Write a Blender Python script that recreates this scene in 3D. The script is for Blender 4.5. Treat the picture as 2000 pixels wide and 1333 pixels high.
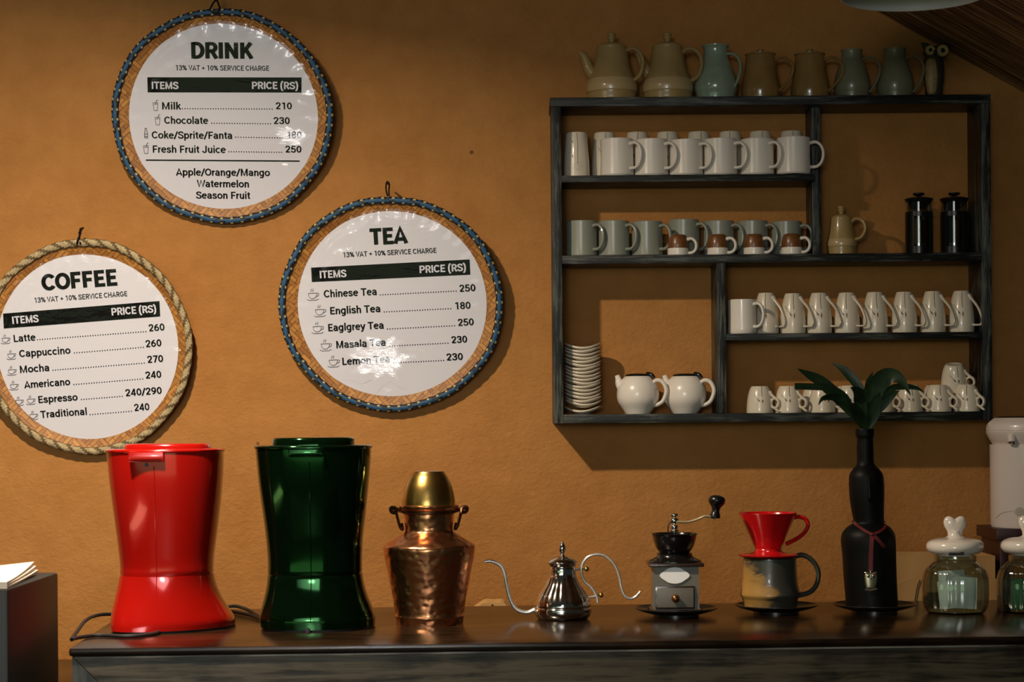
import bpy, bmesh, math, random
from math import sin, cos, pi, radians as R, sqrt, atan2
from mathutils import Vector, Matrix
random.seed(7)
SC = bpy.context.scene
COL = SC.collection
for o in list(bpy.data.objects): bpy.data.objects.remove(o)

# ------------------------------------------------------------------ camera
F = 3900.0                    # focal length in photo pixels (2000 wide)
EYE, CAMY, HOR = 1.45, -5.0, 820.0
ROLL = R(0.45)
cam = bpy.data.cameras.new('camera'); co = bpy.data.objects.new('camera', cam); COL.objects.link(co)
cam.sensor_width = 36.0; cam.lens = 36.0 * F / 2000
cam.shift_y = (HOR - 666.5) / 2000
co.matrix_world = Matrix.Translation((0, CAMY, EYE)) @ Matrix.Rotation(R(90), 4, 'X') @ Matrix.Rotation(-ROLL, 4, 'Z')
cam.dof.use_dof = True; cam.dof.focus_distance = 4.93; cam.dof.aperture_fstop = 8.0
SC.camera = co
# ------------------------------------------------------------------ view, world, light
vs = SC.view_settings
vs.view_transform = 'Standard'; vs.look = 'None'; vs.gamma = 1.0; vs.use_curve_mapping = False
vs.exposure = 0.0
w = bpy.data.worlds.new('world'); SC.world = w; w.use_nodes = True
w.node_tree.nodes['Background'].inputs[0].default_value = (0.75, 0.95, 0.80, 1)
w.node_tree.nodes['Background'].inputs[1].default_value = 0.022
SC.render.film_transparent = False

def area(name, loc, size, power, color, target, shape='RECTANGLE', spread=180):
    l = bpy.data.lights.new(name, 'AREA'); l.shape = shape; l.size = size[0]; l.size_y = size[1]
    l.energy = power; l.color = color; l.spread = R(spread)
    o = bpy.data.objects.new(name, l); COL.objects.link(o); o.location = loc
    d = Vector(target) - Vector(loc); o.rotation_euler = d.to_track_quat('-Z', 'Y').to_euler()
    return o
# the pendant over the bar, left of the frame: a shaded lamp shining down
area('pendant_light', (-0.86, -1.62, EYE + 1.17), (0.09, 0.09), 63, (1.0, 0.82, 0.61), (-0.97, -1.53, EYE + 0.17), 'DISK', spread=162)
# daylight: the open front of the cafe behind the camera, garden below, sky above, one bright gap
area('garden_daylight', (-2.9, -8.5, EYE - 0.72), (7.8, 1.1), 18, (0.62, 1.0, 0.50), (-2.4, 0, EYE - 0.72))
area('sky_daylight', (-3.3, -8.5, EYE + 0.75), (7.0, 1.7), 36, (0.97, 0.99, 1.0), (-5.0, 0, EYE + 0.1), spread=75)
area('bright_gap', (-0.95, -8.4, EYE + 0.50), (0.75, 0.42), 34, (1.0, 0.98, 0.95), (-0.7, 0, EYE + 0.2))

# ------------------------------------------------------------------ pixel helpers
CA, SA = cos(ROLL), sin(ROLL)
def unroll(px, py):
    u, v = px - 1000.0, HOR - py
    return u * CA + v * SA, -u * SA + v * CA
def P(px, py, y):
    u, v = unroll(px, py); d = y - CAMY
    return Vector((u * d / F, y, EYE + v * d / F))
def S(y): return F / (y - CAMY)
def onz(px, py, z):
    u, v = unroll(px, py); d = (z - EYE) * F / v
    return Vector((u * d / F, CAMY + d, z))
class Pix:
    """pixel measures of a thing whose axis stands at pixel xc, depth y, on height zb"""
    def __init__(s, xc, y, zb, ym=None):
        s.xc, s.y, s.zb, s.s = xc, y, zb, S(y)
        if ym is None: ym = HOR - (zb + 0.05 - EYE) * s.s
        s.X = P(xc, ym, y).x
        s.loc = (s.X, y, zb)
    def r(s, hw): return hw / s.s
    def x(s, px): return (px - s.xc) / s.s
    def z(s, py): return max(0.0, P(s.xc, py, s.y).z - s.zb)
    def pr(s, pts, foot=True):
        out = [(s.r(h), s.z(p)) for h, p in pts]
        if foot and out[-1][1] > 1e-4: out.append((out[-1][0], 0.0))
        return out
    def path(s, pts, yo=0.0): return [Vector((s.x(a), yo, s.z(b))) for a, b in pts]

# ------------------------------------------------------------------ object helpers
def thing(name, label, cat, loc=(0, 0, 0), rotz=0.0, group=None):
    o = bpy.data.objects.new(name, None); COL.objects.link(o); o.empty_display_size = 0.02
    o.location = loc; o.rotation_euler = (0, 0, rotz); o['label'] = label; o['category'] = cat
    if group: o['group'] = group
    return o
def obj(name, bm, mats, parent=None, smooth=35, loc=None):
    bmesh.ops.recalc_face_normals(bm, faces=bm.faces)
    me = bpy.data.meshes.new(name); bm.to_mesh(me); bm.free()
    if not isinstance(mats, (list, tuple)): mats = [mats]
    for m in mats: me.materials.append(m)
    if smooth:
        me.shade_smooth()
        try: me.set_sharp_from_angle(angle=R(smooth))
        except Exception: pass
    o = bpy.data.objects.new(name, me); COL.objects.link(o)
    if parent: o.parent = parent
    if loc: o.location = loc
    return o
def tag(o, label, cat, group=None):
    o['label'] = label; o['category'] = cat
    if group: o['group'] = group
    return o
def struct(o): o['kind'] = 'structure'; return o
def dup(root, loc, rotz=None, label=None):
    r = root.copy(); COL.objects.link(r); r.location = loc
    if rotz is not None: r.rotation_euler = (0, 0, rotz)
    if label: r['label'] = label
    for ch in list(root.children):
        c = ch.copy(); COL.objects.link(c); c.parent = r
        for g in list(ch.children):
            d = g.copy(); COL.objects.link(d); d.parent = c
    return r
ORD = ['leftmost', 'second from left', 'third from left', 'fourth from left', 'fifth from left', 'sixth from left', 'seventh from left', 'eighth from left']

# ------------------------------------------------------------------ mesh helpers
def crom(pts, n=6):
    pts = [Vector(p) for p in pts]
    if len(pts) < 3: return pts
    q = [pts[0] * 2 - pts[1]] + pts + [pts[-1] * 2 - pts[-2]]
    out = []
    for i in range(1, len(q) - 2):
        a, b, c, d = q[i - 1], q[i], q[i + 1], q[i + 2]
        for k in range(n):
            t = k / n
            out.append(0.5 * ((2 * b) + (c - a) * t + (2 * a - 5 * b + 4 * c - d) * t * t + (3 * b - a - 3 * c + d) * t ** 3))
    out.append(pts[-1]); return out
def sm(prof, n=5):
    """smooth a profile; a point repeated twice in the list is a hard corner"""
    segs, cur = [], [prof[0]]
    for a, b in zip(prof, prof[1:]):
        if abs(a[0] - b[0]) < 1e-9 and abs(a[1] - b[1]) < 1e-9:
            segs.append(cur); cur = [b]
        else: cur.append(b)
    segs.append(cur)
    out = []
    for s in segs:
        c = [(p.x, p.y) for p in crom([(x, z, 0) for x, z in s], n)] if len(s) > 2 else s
        if out and abs(out[-1][0] - c[0][0]) < 1e-9 and abs(out[-1][1] - c[0][1]) < 1e-9: c = c[1:]
        out += c
    return [(max(0.0, x), z) for x, z in out]
def lathe(bm, prof, seg=40, c=(0, 0, 0), sx=1, sy=1, mat=0, rmod=None):
    rings = []
    for r, z in prof:
        if r < 1e-5: rings.append([bm.verts.new((c[0], c[1], c[2] + z))])
        else:
            ring = []
            for i in range(seg):
                a = 2 * pi * i / seg; k = rmod(a, z) if rmod else 1
                ring.append(bm.verts.new((c[0] + r * k * cos(a) * sx, c[1] + r * k * sin(a) * sy, c[2] + z)))
            rings.append(ring)
    for A, B in zip(rings, rings[1:]):
        for i in range(seg):
            j = (i + 1) % seg
            vs = [A[i % len(A)], A[j % len(A)], B[j % len(B)], B[i % len(B)]]
            u = []
            for v in vs:
                if v not in u: u.append(v)
            if len(u) > 2:
                try: bm.faces.new(u).material_index = mat
                except ValueError: pass
    return rings
def tube(bm, pts, rad, seg=10, n=0, flat=1.0, mat=0, caps=True, up=(0, 1, 0)):
    """flat: width along 'up' side relative to rad"""
    pts = crom(pts, n) if n else [Vector(p) for p in pts]
    m = len(pts)
    rr = [rad] * m if isinstance(rad, (int, float)) else [rad[0] + 0 for _ in range(m)]
    if not isinstance(rad, (int, float)):
        for i in range(m):
            t = i / (m - 1) * (len(rad) - 1); k = min(int(t), len(rad) - 2); f = t - k
            rr[i] = rad[k] * (1 - f) + rad[k + 1] * f
    rings = []; up = Vector(up)
    for i, p in enumerate(pts):
        t = (pts[min(i + 1, m - 1)] - pts[max(i - 1, 0)]).normalized()
        a = up - t * up.dot(t)
        if a.length < 1e-4: a = Vector((1, 0, 0)) - t * t.x
        a.normalize(); b = t.cross(a)
        rings.append([bm.verts.new(p + a * rr[i] * flat * cos(2 * pi * k / seg) + b * rr[i] * sin(2 * pi * k / seg)) for k in range(seg)])
    for A, B in zip(rings, rings[1:]):
        for k in range(seg):
            bm.faces.new((A[k], A[(k + 1) % seg], B[(k + 1) % seg], B[k])).material_index = mat
    if caps:
        bm.faces.new(rings[0]).material_index = mat; bm.faces.new(rings[-1][::-1]).material_index = mat
def box(bm, a, b, bev=0.0, mat=0):
    x0, y0, z0 = a; x1, y1, z1 = b
    v = [bm.verts.new(p) for p in ((x0, y0, z0), (x1, y0, z0), (x1, y1, z0), (x0, y1, z0), (x0, y0, z1), (x1, y0, z1), (x1, y1, z1), (x0, y1, z1))]
    fs = [bm.faces.new([v[i] for i in q]) for q in ((0, 1, 2, 3), (4, 7, 6, 5), (0, 4, 5, 1), (1, 5, 6, 2), (2, 6, 7, 3), (3, 7, 4, 0))]
    for f in fs: f.material_index = mat
    if bev:
        es = list({e for f in fs for e in f.edges})
        bmesh.ops.bevel(bm, geom=es, offset=bev, segments=2, profile=0.6, affect='EDGES')
def prism(bm, poly, y0, y1, mat=0):
    """polygon of (x,z) points extruded from y0 to y1"""
    A = [bm.verts.new((x, y0, z)) for x, z in poly]; B = [bm.verts.new((x, y1, z)) for x, z in poly]
    n = len(poly)
    bm.faces.new(A).material_index = mat; bm.faces.new(B[::-1]).material_index = mat
    for i in range(n): bm.faces.new((A[i], B[i], B[(i + 1) % n], A[(i + 1) % n])).material_index = mat
def ball(bm, c, r, sz=1.0, seg=16, mat=0, sx=1, sy=1):
    lathe(bm, [(r * sin(pi * i / 8), -r * cos(pi * i / 8) * sz) for i in range(9)], seg, c, sx=sx, sy=sy, mat=mat)
def rfun(prof):
    """outer radius at height z of a profile (largest r among crossing segments)"""
    def f(z):
        best = 0
        for (r0, z0), (r1, z1) in zip(prof, prof[1:]):
            if min(z0, z1) - 1e-9 <= z <= max(z0, z1) + 1e-9:
                t = 0 if abs(z1 - z0) < 1e-9 else (z - z0) / (z1 - z0)
                best = max(best, r0 + (r1 - r0) * t)
        return best
    return f
def paint(bm, rf, pts, wid, mat=1, az=0.0, off=0.0006, sy=1.0, sx=1.0):
    """a painted stroke lying on the front of a turned body; pts (x,z), wid list of half widths"""
    q = crom([(a, b, 0) for a, b in pts], 4) if len(pts) > 2 else [Vector((a, b, 0)) for a, b in pts]
    q2 = []
    for a, b in zip(q, q[1:]): q2 += [a, (a + b) / 2]
    q = q2 + [q[-1]]; m = len(q); L = []
    for i, p in enumerate(q):
        t = (q[min(i + 1, m - 1)] - q[max(i - 1, 0)]).normalized(); nrm = Vector((-t.y, t.x, 0))
        f = i / (m - 1) * (len(wid) - 1); k = min(int(f), len(wid) - 2); h = wid[k] * (1 - f + k) + wid[k + 1] * (f - k)
        row = []
        for sgn in (-1, 1):
            c = p + nrm * h * sgn; r = max(rf(c.y), abs(c.x) / sx + 1e-4) + off
            y = -sqrt(max(0, r * r - (c.x / sx) ** 2)) * sy
            row.append(bm.verts.new((c.x * cos(az) - y * sin(az), c.x * sin(az) + y * cos(az), c.y)))
        L.append(row)
    for A, B in zip(L, L[1:]):
        try: bm.faces.new((A[0], A[1], B[1], B[0])).material_index = mat
        except ValueError: pass
def rot(pts, az): return [Vector((p[0] * cos(az) - p[1] * sin(az), p[0] * sin(az) + p[1] * cos(az), p[2])) for p in pts]

# ------------------------------------------------------------------ materials
def nt(name):
    m = bpy.data.materials.new(name); m.use_nodes = True
    t = m.node_tree; b = t.nodes['Principled BSDF']; return m, t, b
def C4(c): return (c[0], c[1], c[2], 1)
def M(name, col, rough=0.5, metal=0.0, coat=0.0, bump=0.0, bscale=60, var=0.0, spec=0.5, sss=0.0):
    m, t, b = nt(name)
    b.inputs['Base Color'].default_value = C4(col); b.inputs['Roughness'].default_value = rough
    b.inputs['Metallic'].default_value = metal; b.inputs['Coat Weight'].default_value = coat
    b.inputs['Coat Roughness'].default_value = 0.06; b.inputs['Specular IOR Level'].default_value = spec
    if bump or var:
        tc = t.nodes.new('ShaderNodeTexCoord'); n = t.nodes.new('ShaderNodeTexNoise')
        n.inputs['Scale'].default_value = bscale; n.inputs['Detail'].default_value = 4
        t.links.new(tc.outputs['Object'], n.inputs['Vector'])
        if bump:
            bp = t.nodes.new('ShaderNodeBump'); bp.inputs['Strength'].default_value = bump; bp.inputs['Distance'].default_value = 0.004
            t.links.new(n.outputs[0], bp.inputs['Height']); t.links.new(bp.outputs[0], b.inputs['Normal'])
        if var:
            r = ramp(t, n.outputs[0], [(0.3, tuple(c * (1 - var) for c in col)), (0.7, tuple(min(1, c * (1 + var)) for c in col))])
            t.links.new(r, b.inputs['Base Color'])
    return m
def ramp(t, src, stops):
    r = t.nodes.new('ShaderNodeValToRGB'); e = r.color_ramp.elements
    while len(e) < len(stops): e.new(0.5)
    for k, (p, c) in zip(e, stops): k.position = p; k.color = C4(c)
    t.links.new(src, r.inputs[0]); return r.outputs[0]
def mapping(t, scale=(1, 1, 1), rotn=(0, 0, 0), coord='Object'):
    tc = t.nodes.new('ShaderNodeTexCoord'); mp = t.nodes.new('ShaderNodeMapping')
    mp.inputs['Scale'].default_value = scale; mp.inputs['Rotation'].default_value = rotn
    t.links.new(tc.outputs[coord], mp.inputs['Vector']); return mp.outputs[0]
def noise(t, vec, scale, detail=4, rough=0.55, dist=0.0):
    n = t.nodes.new('ShaderNodeTexNoise'); n.inputs['Scale'].default_value = scale; n.inputs['Detail'].default_value = detail
    n.inputs['Roughness'].default_value = rough; n.inputs['Distortion'].default_value = dist
    t.links.new(vec, n.inputs['Vector']); return n.outputs[0]
def math_(t, op, a, b=None):
    n = t.nodes.new('ShaderNodeMath'); n.operation = op
    for i, v in enumerate((a, b)):
        if v is None: continue
        if isinstance(v, (int, float)): n.inputs[i].default_value = v
        else: t.links.new(v, n.inputs[i])
    return n.outputs[0]
def mixc(t, fac, a, b):
    n = t.nodes.new('ShaderNodeMix'); n.data_type = 'RGBA'
    for sock, v in ((n.inputs[0], fac), (n.inputs[6], a), (n.inputs[7], b)):
        if isinstance(v, (int, float)): sock.default_value = v
        elif isinstance(v, tuple): sock.default_value = C4(v)
        else: t.links.new(v, sock)
    return n.outputs[2]
def bump(t, b, h, strength, dist):
    bp = t.nodes.new('ShaderNodeBump'); bp.inputs['Strength'].default_value = strength; bp.inputs['Distance'].default_value = dist
    t.links.new(h, bp.inputs['Height'])
    if b: t.links.new(bp.outputs[0], b.inputs['Normal'])
    return bp.outputs[0]

# mud plaster wall
m_wall, t, b = nt('ochre plaster'); v = mapping(t)
big = noise(t, v, 1.6, 5, 0.6); mid = noise(t, v, 14, 5, 0.65); fine = noise(t, v, 95, 3, 0.6)
strokes = noise(t, mapping(t, (1, 1, 1.5), (0, R(35), 0)), 58, 4, 0.7, 0.5)
c1 = ramp(t, big, [(0.30, (0.41, 0.178, 0.046)), (0.72, (0.51, 0.238, 0.070))])
c2 = ramp(t, mid, [(0.32, (0.86, 0.84, 0.80)), (0.66, (1.0, 1.0, 1.0))])
mx = t.nodes.new('ShaderNodeMix'); mx.data_type = 'RGBA'; mx.blend_type = 'MULTIPLY'; mx.inputs[0].default_value = 1.0
t.links.new(c1, mx.inputs[6]); t.links.new(c2, mx.inputs[7])
vo = t.nodes.new('ShaderNodeTexVoronoi'); vo.inputs['Scale'].default_value = 5.5; t.links.new(v, vo.inputs['Vector'])
pit = math_(t, 'LESS_THAN', math_(t, 'ADD', vo.outputs['Distance'], math_(t, 'MULTIPLY', mid, 0.03)), 0.045)
t.links.new(mixc(t, math_(t, 'MULTIPLY', pit, 0.75), mx.outputs[2], (0.10, 0.045, 0.015)), b.inputs['Base Color'])
b.inputs['Roughness'].default_value = 0.82; b.inputs['Specular IOR Level'].default_value = 0.2
h = math_(t, 'ADD', math_(t, 'ADD', math_(t, 'MULTIPLY', fine, 0.40), math_(t, 'MULTIPLY', strokes, 0.75)), math_(t, 'MULTIPLY', mid, 0.9))
bump(t, b, h, 0.60, 0.006)

def wood(name, dark, light, axis='X', rough=0.45, worn=0.5, scale=1.0, coat=0.0, bs=0.35, spec=0.5):
    m, t, b = nt(name)
    sc = {'X': (4, 60, 60), 'Z': (60, 60, 4), 'Y': (60, 4, 60)}[axis]
    v = mapping(t, tuple(k * scale for k in sc)); g = noise(t, v, 2.0, 6, 0.7, 0.4); p = noise(t, mapping(t), 7, 3)
    f = ramp(t, math_(t, 'ADD', math_(t, 'MULTIPLY', g, 0.65), math_(t, 'MULTIPLY', p, 0.35)), [(worn, dark), (worn + 0.11, light)])
    t.links.new(f, b.inputs['Base Color']); b.inputs['Roughness'].default_value = rough
    b.inputs['Coat Weight'].default_value = coat; b.inputs['Specular IOR Level'].default_value = spec
    bump(t, b, g, bs, 0.002)
    return m
m_shelfh = wood('black painted shelf wood', (0.004, 0.005, 0.004), (0.085, 0.092, 0.080), 'X', 0.42, 0.49, bs=0.5, spec=0.32)
m_shelfv = wood('black painted post wood', (0.004, 0.005, 0.004), (0.10, 0.105, 0.09), 'Z', 0.42, 0.47, bs=0.5, spec=0.32)
m_top = wood('dark varnished counter wood', (0.008, 0.004, 0.002), (0.026, 0.013, 0.006), 'X', 0.20, 0.45, 0.6, 0.0, 0.12, 0.34)
m_front = wood('dark counter panel wood', (0.016, 0.012, 0.007), (0.085, 0.068, 0.044), 'X', 0.36, 0.42, 0.5, 0.0, 0.3, 0.32)
m_frontv = wood('dark counter stile wood', (0.016, 0.016, 0.014), (0.065, 0.066, 0.060), 'Z', 0.36, 0.42, 0.5, 0.0, 0.3, 0.4)

# bamboo weave
m_weave, t, b = nt('woven bamboo strips')
def bricks(rz):
    br = t.nodes.new('ShaderNodeTexBrick'); t.links.new(mapping(t, (1, 1, 1), (R(90), 0, rz)), br.inputs['Vector'])
    br.inputs['Scale'].default_value = 26; br.inputs['Color1'].default_value = (0.56, 0.26, 0.055, 1); br.inputs['Color2'].default_value = (0.30, 0.11, 0.018, 1)
    br.inputs['Mortar'].default_value = (0.10, 0.035, 0.006, 1); br.inputs['Mortar Size'].default_value = 0.018
    br.inputs['Brick Width'].default_value = 0.9; br.inputs['Row Height'].default_value = 0.26; return br
b1, b2 = bricks(R(45)), bricks(R(135))
ck = t.nodes.new('ShaderNodeTexChecker'); ck.inputs['Scale'].default_value = 22
t.links.new(mapping(t, (1, 1, 1), (R(90), 0, R(45))), ck.inputs['Vector'])
t.links.new(mixc(t, ck.outputs['Fac'], b1.outputs[0], b2.outputs[0]), b.inputs['Base Color'])
b.inputs['Roughness'].default_value = 0.55
bump(t, b, mixc(t, ck.outputs['Fac'], b1.outputs['Fac'], b2.outputs['Fac']), -0.6, 0.002)

# clear plastic wrap: see-through with glossy wrinkles
def clear(name, tint, gl, rough, wr, ior=1.45, base=0.0, wsc=(9, 9, 22)):
    m = bpy.data.materials.new(name); m.use_nodes = True; t = m.node_tree; t.nodes.clear()
    out = t.nodes.new('ShaderNodeOutputMaterial'); tr = t.nodes.new('ShaderNodeBsdfTransparent'); g = t.nodes.new('ShaderNodeBsdfGlossy')
    tr.inputs[0].default_value = C4(tint); g.inputs['Roughness'].default_value = rough
    lw = t.nodes.new('ShaderNodeLayerWeight'); lw.inputs['Blend'].default_value = 0.5
    f0 = ((ior - 1) / (ior + 1)) ** 2
    frs = math_(t, 'ADD', math_(t, 'MULTIPLY', math_(t, 'POWER', lw.outputs['Facing'], 5.0), 1 - f0), f0)
    mxs = t.nodes.new('ShaderNodeMixShader')
    fac = math_(t, 'ADD', math_(t, 'MULTIPLY', frs, gl), base)
    t.links.new(fac, mxs.inputs[0]); t.links.new(tr.outputs[0], mxs.inputs[1]); t.links.new(g.outputs[0], mxs.inputs[2])
    t.links.new(mxs.outputs[0], out.inputs['Surface'])
    if wr:
        n1 = noise(t, mapping(t, wsc, (0, R(-38), 0)), 1.0, 3, 0.6, 1.2); n2 = noise(t, mapping(t), 38, 3, 0.6, 0.5)
        h = math_(t, 'ADD', n1, math_(t, 'MULTIPLY', n2, 0.12))
        bp = bump(t, None, h, wr, 0.01)
        t.links.new(bp, g.inputs['Normal'])
    return m
m_wrap = clear('clear plastic wrap', (0.97, 0.97, 0.98), 0.55, 0.03, 0.085)
m_glass = clear('clear jar glass', (0.82, 0.88, 0.85), 3.0, 0.03, 0.0, 1.5)

m_paper = M('white printed paper', (0.74, 0.735, 0.80), 0.6)
m_ink = M('black printing ink', (0.005, 0.005, 0.005), 0.7, spec=0.08)
m_iconink = M('grey printing ink', (0.13, 0.13, 0.14), 0.6)
m_whiteink = M('white reversed lettering', (0.72, 0.72, 0.80), 0.6)
m_blue = M('blue cord', (0.012, 0.075, 0.17), 0.6)
m_black = M('black cord', (0.008, 0.008, 0.009), 0.6)
m_yel = M('yellow straw stitch', (0.55, 0.42, 0.14), 0.7)
m_jute = M('pale straw cord', (0.42, 0.33, 0.18), 0.8, var=0.3, bscale=200)
m_jute2 = M('dark straw cord', (0.13, 0.085, 0.035), 0.8)
m_iron = M('dark iron wire', (0.02, 0.017, 0.014), 0.45, 0.7)
m_white = M('white mug glaze', (0.82, 0.76, 0.68), 0.30, coat=0.5, bump=0.05, bscale=90)
m_cream = M('cream porcelain glaze', (0.74, 0.66, 0.53), 0.28, coat=0.4)
m_grey = M('grey blue mug glaze', (0.26, 0.275, 0.225), 0.32, coat=0.5, bump=0.05, bscale=90)
m_tan = M('tan stoneware glaze', (0.38, 0.26, 0.10), 0.34, coat=0.3, var=0.08, bscale=30)
m_tanl = M('light tan stoneware band', (0.50, 0.36, 0.18), 0.30, coat=0.4)
m_amber = M('amber brown glaze', (0.28, 0.16, 0.05), 0.25, coat=0.6, var=0.15, bscale=25)
m_celadon = M('pale celadon glaze', (0.27, 0.34, 0.25), 0.18, coat=0.8, var=0.06, bscale=60)
m_olive = M('olive grey glaze', (0.20, 0.195, 0.12), 0.35, coat=0.3, var=0.08, bscale=30)
m_brown = M('brown cup glaze', (0.17, 0.065, 0.018), 0.35, coat=0.3, var=0.25, bscale=60)
m_stem = M('dark brown painted line', (0.03, 0.016, 0.01), 0.4)
m_seed = M('brown painted seed', (0.14, 0.06, 0.02), 0.4)
m_petal = M('white painted petal', (0.86, 0.84, 0.80), 0.35)
m_gold = M('amber painted wash', (0.55, 0.36, 0.13), 0.35)
m_bplastic = M('black plastic', (0.006, 0.006, 0.006), 0.28)
m_brubber = M('black rubber', (0.006, 0.006, 0.006), 0.55)
m_chrome = M('polished steel', (0.72, 0.68, 0.64), 0.10, 1.0)
m_steel = M('white painted steel wire', (0.70, 0.68, 0.66), 0.28, 0.7)
m_red = M('red lacquer', (0.40, 0.006, 0.003), 0.16, 0.25, coat=0.6)
m_green = M('dark green metallic lacquer', (0.014, 0.062, 0.018), 0.09, 0.95, coat=0.12)
m_brass = M('brushed brass', (0.55, 0.36, 0.10), 0.27, 1.0, bump=0.08, bscale=40)
m_copper, t, b = nt('hammered copper')
b.inputs['Base Color'].default_value = (0.66, 0.30, 0.14, 1); b.inputs['Metallic'].default_value = 1; b.inputs['Roughness'].default_value = 0.26
vo = t.nodes.new('ShaderNodeTexVoronoi'); vo.feature = 'SMOOTH_F1'; vo.inputs['Scale'].default_value = 62; t.links.new(mapping(t, (1, 1, 1.3)), vo.inputs['Vector'])
bump(t, b, vo.outputs['Distance'], 0.35, 0.006)
m_dripred = M('red ceramic', (0.55, 0.006, 0.008), 0.22, coat=0.5)
m_plate = M('dark brown stoneware plate', (0.018, 0.015, 0.012), 0.30, coat=0.25)
m_bottle = M('matte black bottle paint', (0.0025, 0.0028, 0.0025), 0.5, spec=0.15)
m_ribbon = M('dark red ribbon', (0.10, 0.004, 0.005), 0.6)
m_silver = M('pale gold charm metal', (0.62, 0.55, 0.38), 0.30, 0.9)
m_leaf = M('dark green leaf', (0.022, 0.052, 0.020), 0.38, var=0.3, bscale=40)
m_lid = M('white porcelain lid', (0.80, 0.72, 0.64), 0.18, coat=0.7)
m_sachet = M('white paper sachets', (0.88, 0.88, 0.86), 0.7)
m_tea = M('green tea sachets', (0.03, 0.14, 0.045), 0.5)
m_card = M('tan cardboard', (0.46, 0.26, 0.09), 0.75, var=0.06, bscale=20)
m_air = M('cream enamel', (0.66, 0.58, 0.54), 0.30, coat=0.4)
m_grind = M('grey painted mill wood', (0.135, 0.125, 0.10), 0.42)
m_darkwood = M('dark walnut wood', (0.030, 0.014, 0.009), 0.28, coat=0.4)
m_label = M('white enamel plaque', (0.95, 0.95, 0.97), 0.35)
m_shade = M('white lamp shade', (0.62, 0.64, 0.62), 0.45)
m_flower = M('grey flower print', (0.36, 0.32, 0.26), 0.5)
m_owlback = M('dark carved wood', (0.035, 0.03, 0.02), 0.6)
m_owl = M('honey carved wood', (0.36, 0.23, 0.09), 0.5, var=0.2, bscale=80)
m_eye = M('pale yellow paint', (0.48, 0.36, 0.13), 0.5)
# two-tone mug glaze
m_twotone, t, b = nt('ochre and ash glaze')
xg = t.nodes.new('ShaderNodeSeparateXYZ'); t.links.new(mapping(t), xg.inputs[0])
f = math_(t, 'ADD', math_(t, 'MULTIPLY', xg.outputs[0], 9), math_(t, 'MULTIPLY', noise(t, mapping(t, (1, 1, 2.5)), 26, 5, 0.7, 1.0), 0.9))
f2 = math_(t, 'ADD', f, math_(t, 'MULTIPLY', math_(t, 'ABSOLUTE', math_(t, 'SUBTRACT', xg.outputs[2], 0.035)), 8))
t.links.new(ramp(t, f2, [(0.22, (0.36, 0.20, 0.05)), (0.45, (0.25, 0.15, 0.05)), (0.58, (0.045, 0.045, 0.035))]), b.inputs['Base Color'])
b.inputs['Roughness'].default_value = 0.35; b.inputs['Coat Weight'].default_value = 0.3
# reeds
m_reed, t, b = nt('split bamboo reeds')
g = noise(t, mapping(t, (1.2, 45, 1.2), (0, 0, 0), 'UV'), 2.4, 5, 0.7)
t.links.new(ramp(t, g, [(0.38, (0.05, 0.02, 0.006)), (0.54, (0.26, 0.12, 0.04)), (0.68, (0.60, 0.36, 0.17))]), b.inputs['Base Color'])
b.inputs['Roughness'].default_value = 0.5
m_floor = wood('dark floor boards', (0.03, 0.018, 0.010), (0.09, 0.055, 0.03), 'X', 0.5, 0.45)

# ------------------------------------------------------------------ the room
bm = bmesh.new(); box(bm, (-3.2, 0, 0), (3.2, 0.12, 3.7)); struct(obj('wall_back', bm, m_wall, smooth=0))
bm = bmesh.new(); box(bm, (-3.2, -6.0, -0.06), (3.2, 0, 0)); struct(obj('floor', bm, m_floor, smooth=0))
# sloping reed ceiling: eave line read off the wall
a, c = P(1700, 12, 0), P(2000, 178, 0); d = (c - a).normalized()
nrm = Vector((d.z, 0, -d.x)) if d.x > 0 else Vector((-d.z, 0, d.x))
bm = bmesh.new(); uvl = bm.loops.layers.uv.new('u')
L0, L1, pitch, n = -2.0, 1.6, 0.016, 190
prev = None
for i in range(n * 4 + 1):
    y = -i * pitch / 4; off = 0.0045 * abs(sin(pi * i / 4)) + (0.0015 * sin(i * 12.9) if i % 4 == 0 else 0)
    pA, pB = a + d * L0, a + d * L1
    row = [bm.verts.new((p.x + nrm.x * off, y, p.z + nrm.z * off)) for p in (pA, pB)]
    if prev:
        f_ = bm.faces.new((prev[0], prev[1], row[1], row[0]))
        for lp, uv in zip(f_.loops, ((L0, y + pitch / 4), (L1, y + pitch / 4), (L1, y), (L0, y))): lp[uvl].uv = uv
    prev = row
# thickness above
up = [bm.verts.new((p.x - nrm.x * 0.05, y, p.z - nrm.z * 0.05)) for p, y in ((a + d * L0, 0), (a + d * L1, 0), (a + d * L1, -n * pitch), (a + d * L0, -n * pitch))]
bm.faces.new(up)
struct(obj('ceiling', bm, m_reed, smooth=0))

# white pendant lamp at the upper right
lx = P(1785, -6, -1.1); bm = bmesh.new(); r0 = 141 / S(-1.1)
t_ = thing('pendant_lamp', 'white dome pendant lamp hanging before the reed ceiling at upper right', 'lamp', tuple(lx))
lathe(bm, sm([(r0, 0.0), (r0 * 1.0, 0.012), (r0 * 0.86, 0.055), (r0 * 0.55, 0.092), (0.03, 0.108), (0.0, 0.11)]) + sm([(0.0, 0.104), (0.03, 0.102), (r0 * 0.54, 0.087), (r0 * 0.84, 0.052), (r0 * 0.97, 0.012), (r0 * 0.975, 0.001), (r0, 0.0)]), 64)
obj('lamp_shade', bm, m_shade, t_)
bm = bmesh.new(); tube(bm, [(0, 0, 0.11), (0, 0, 0.33)], 0.004, 8); lathe(bm, [(0.012, 0.108), (0.012, 0.13), (0.006, 0.14), (0, 0.14)], 16); obj('cord', bm, m_black, t_)
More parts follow.
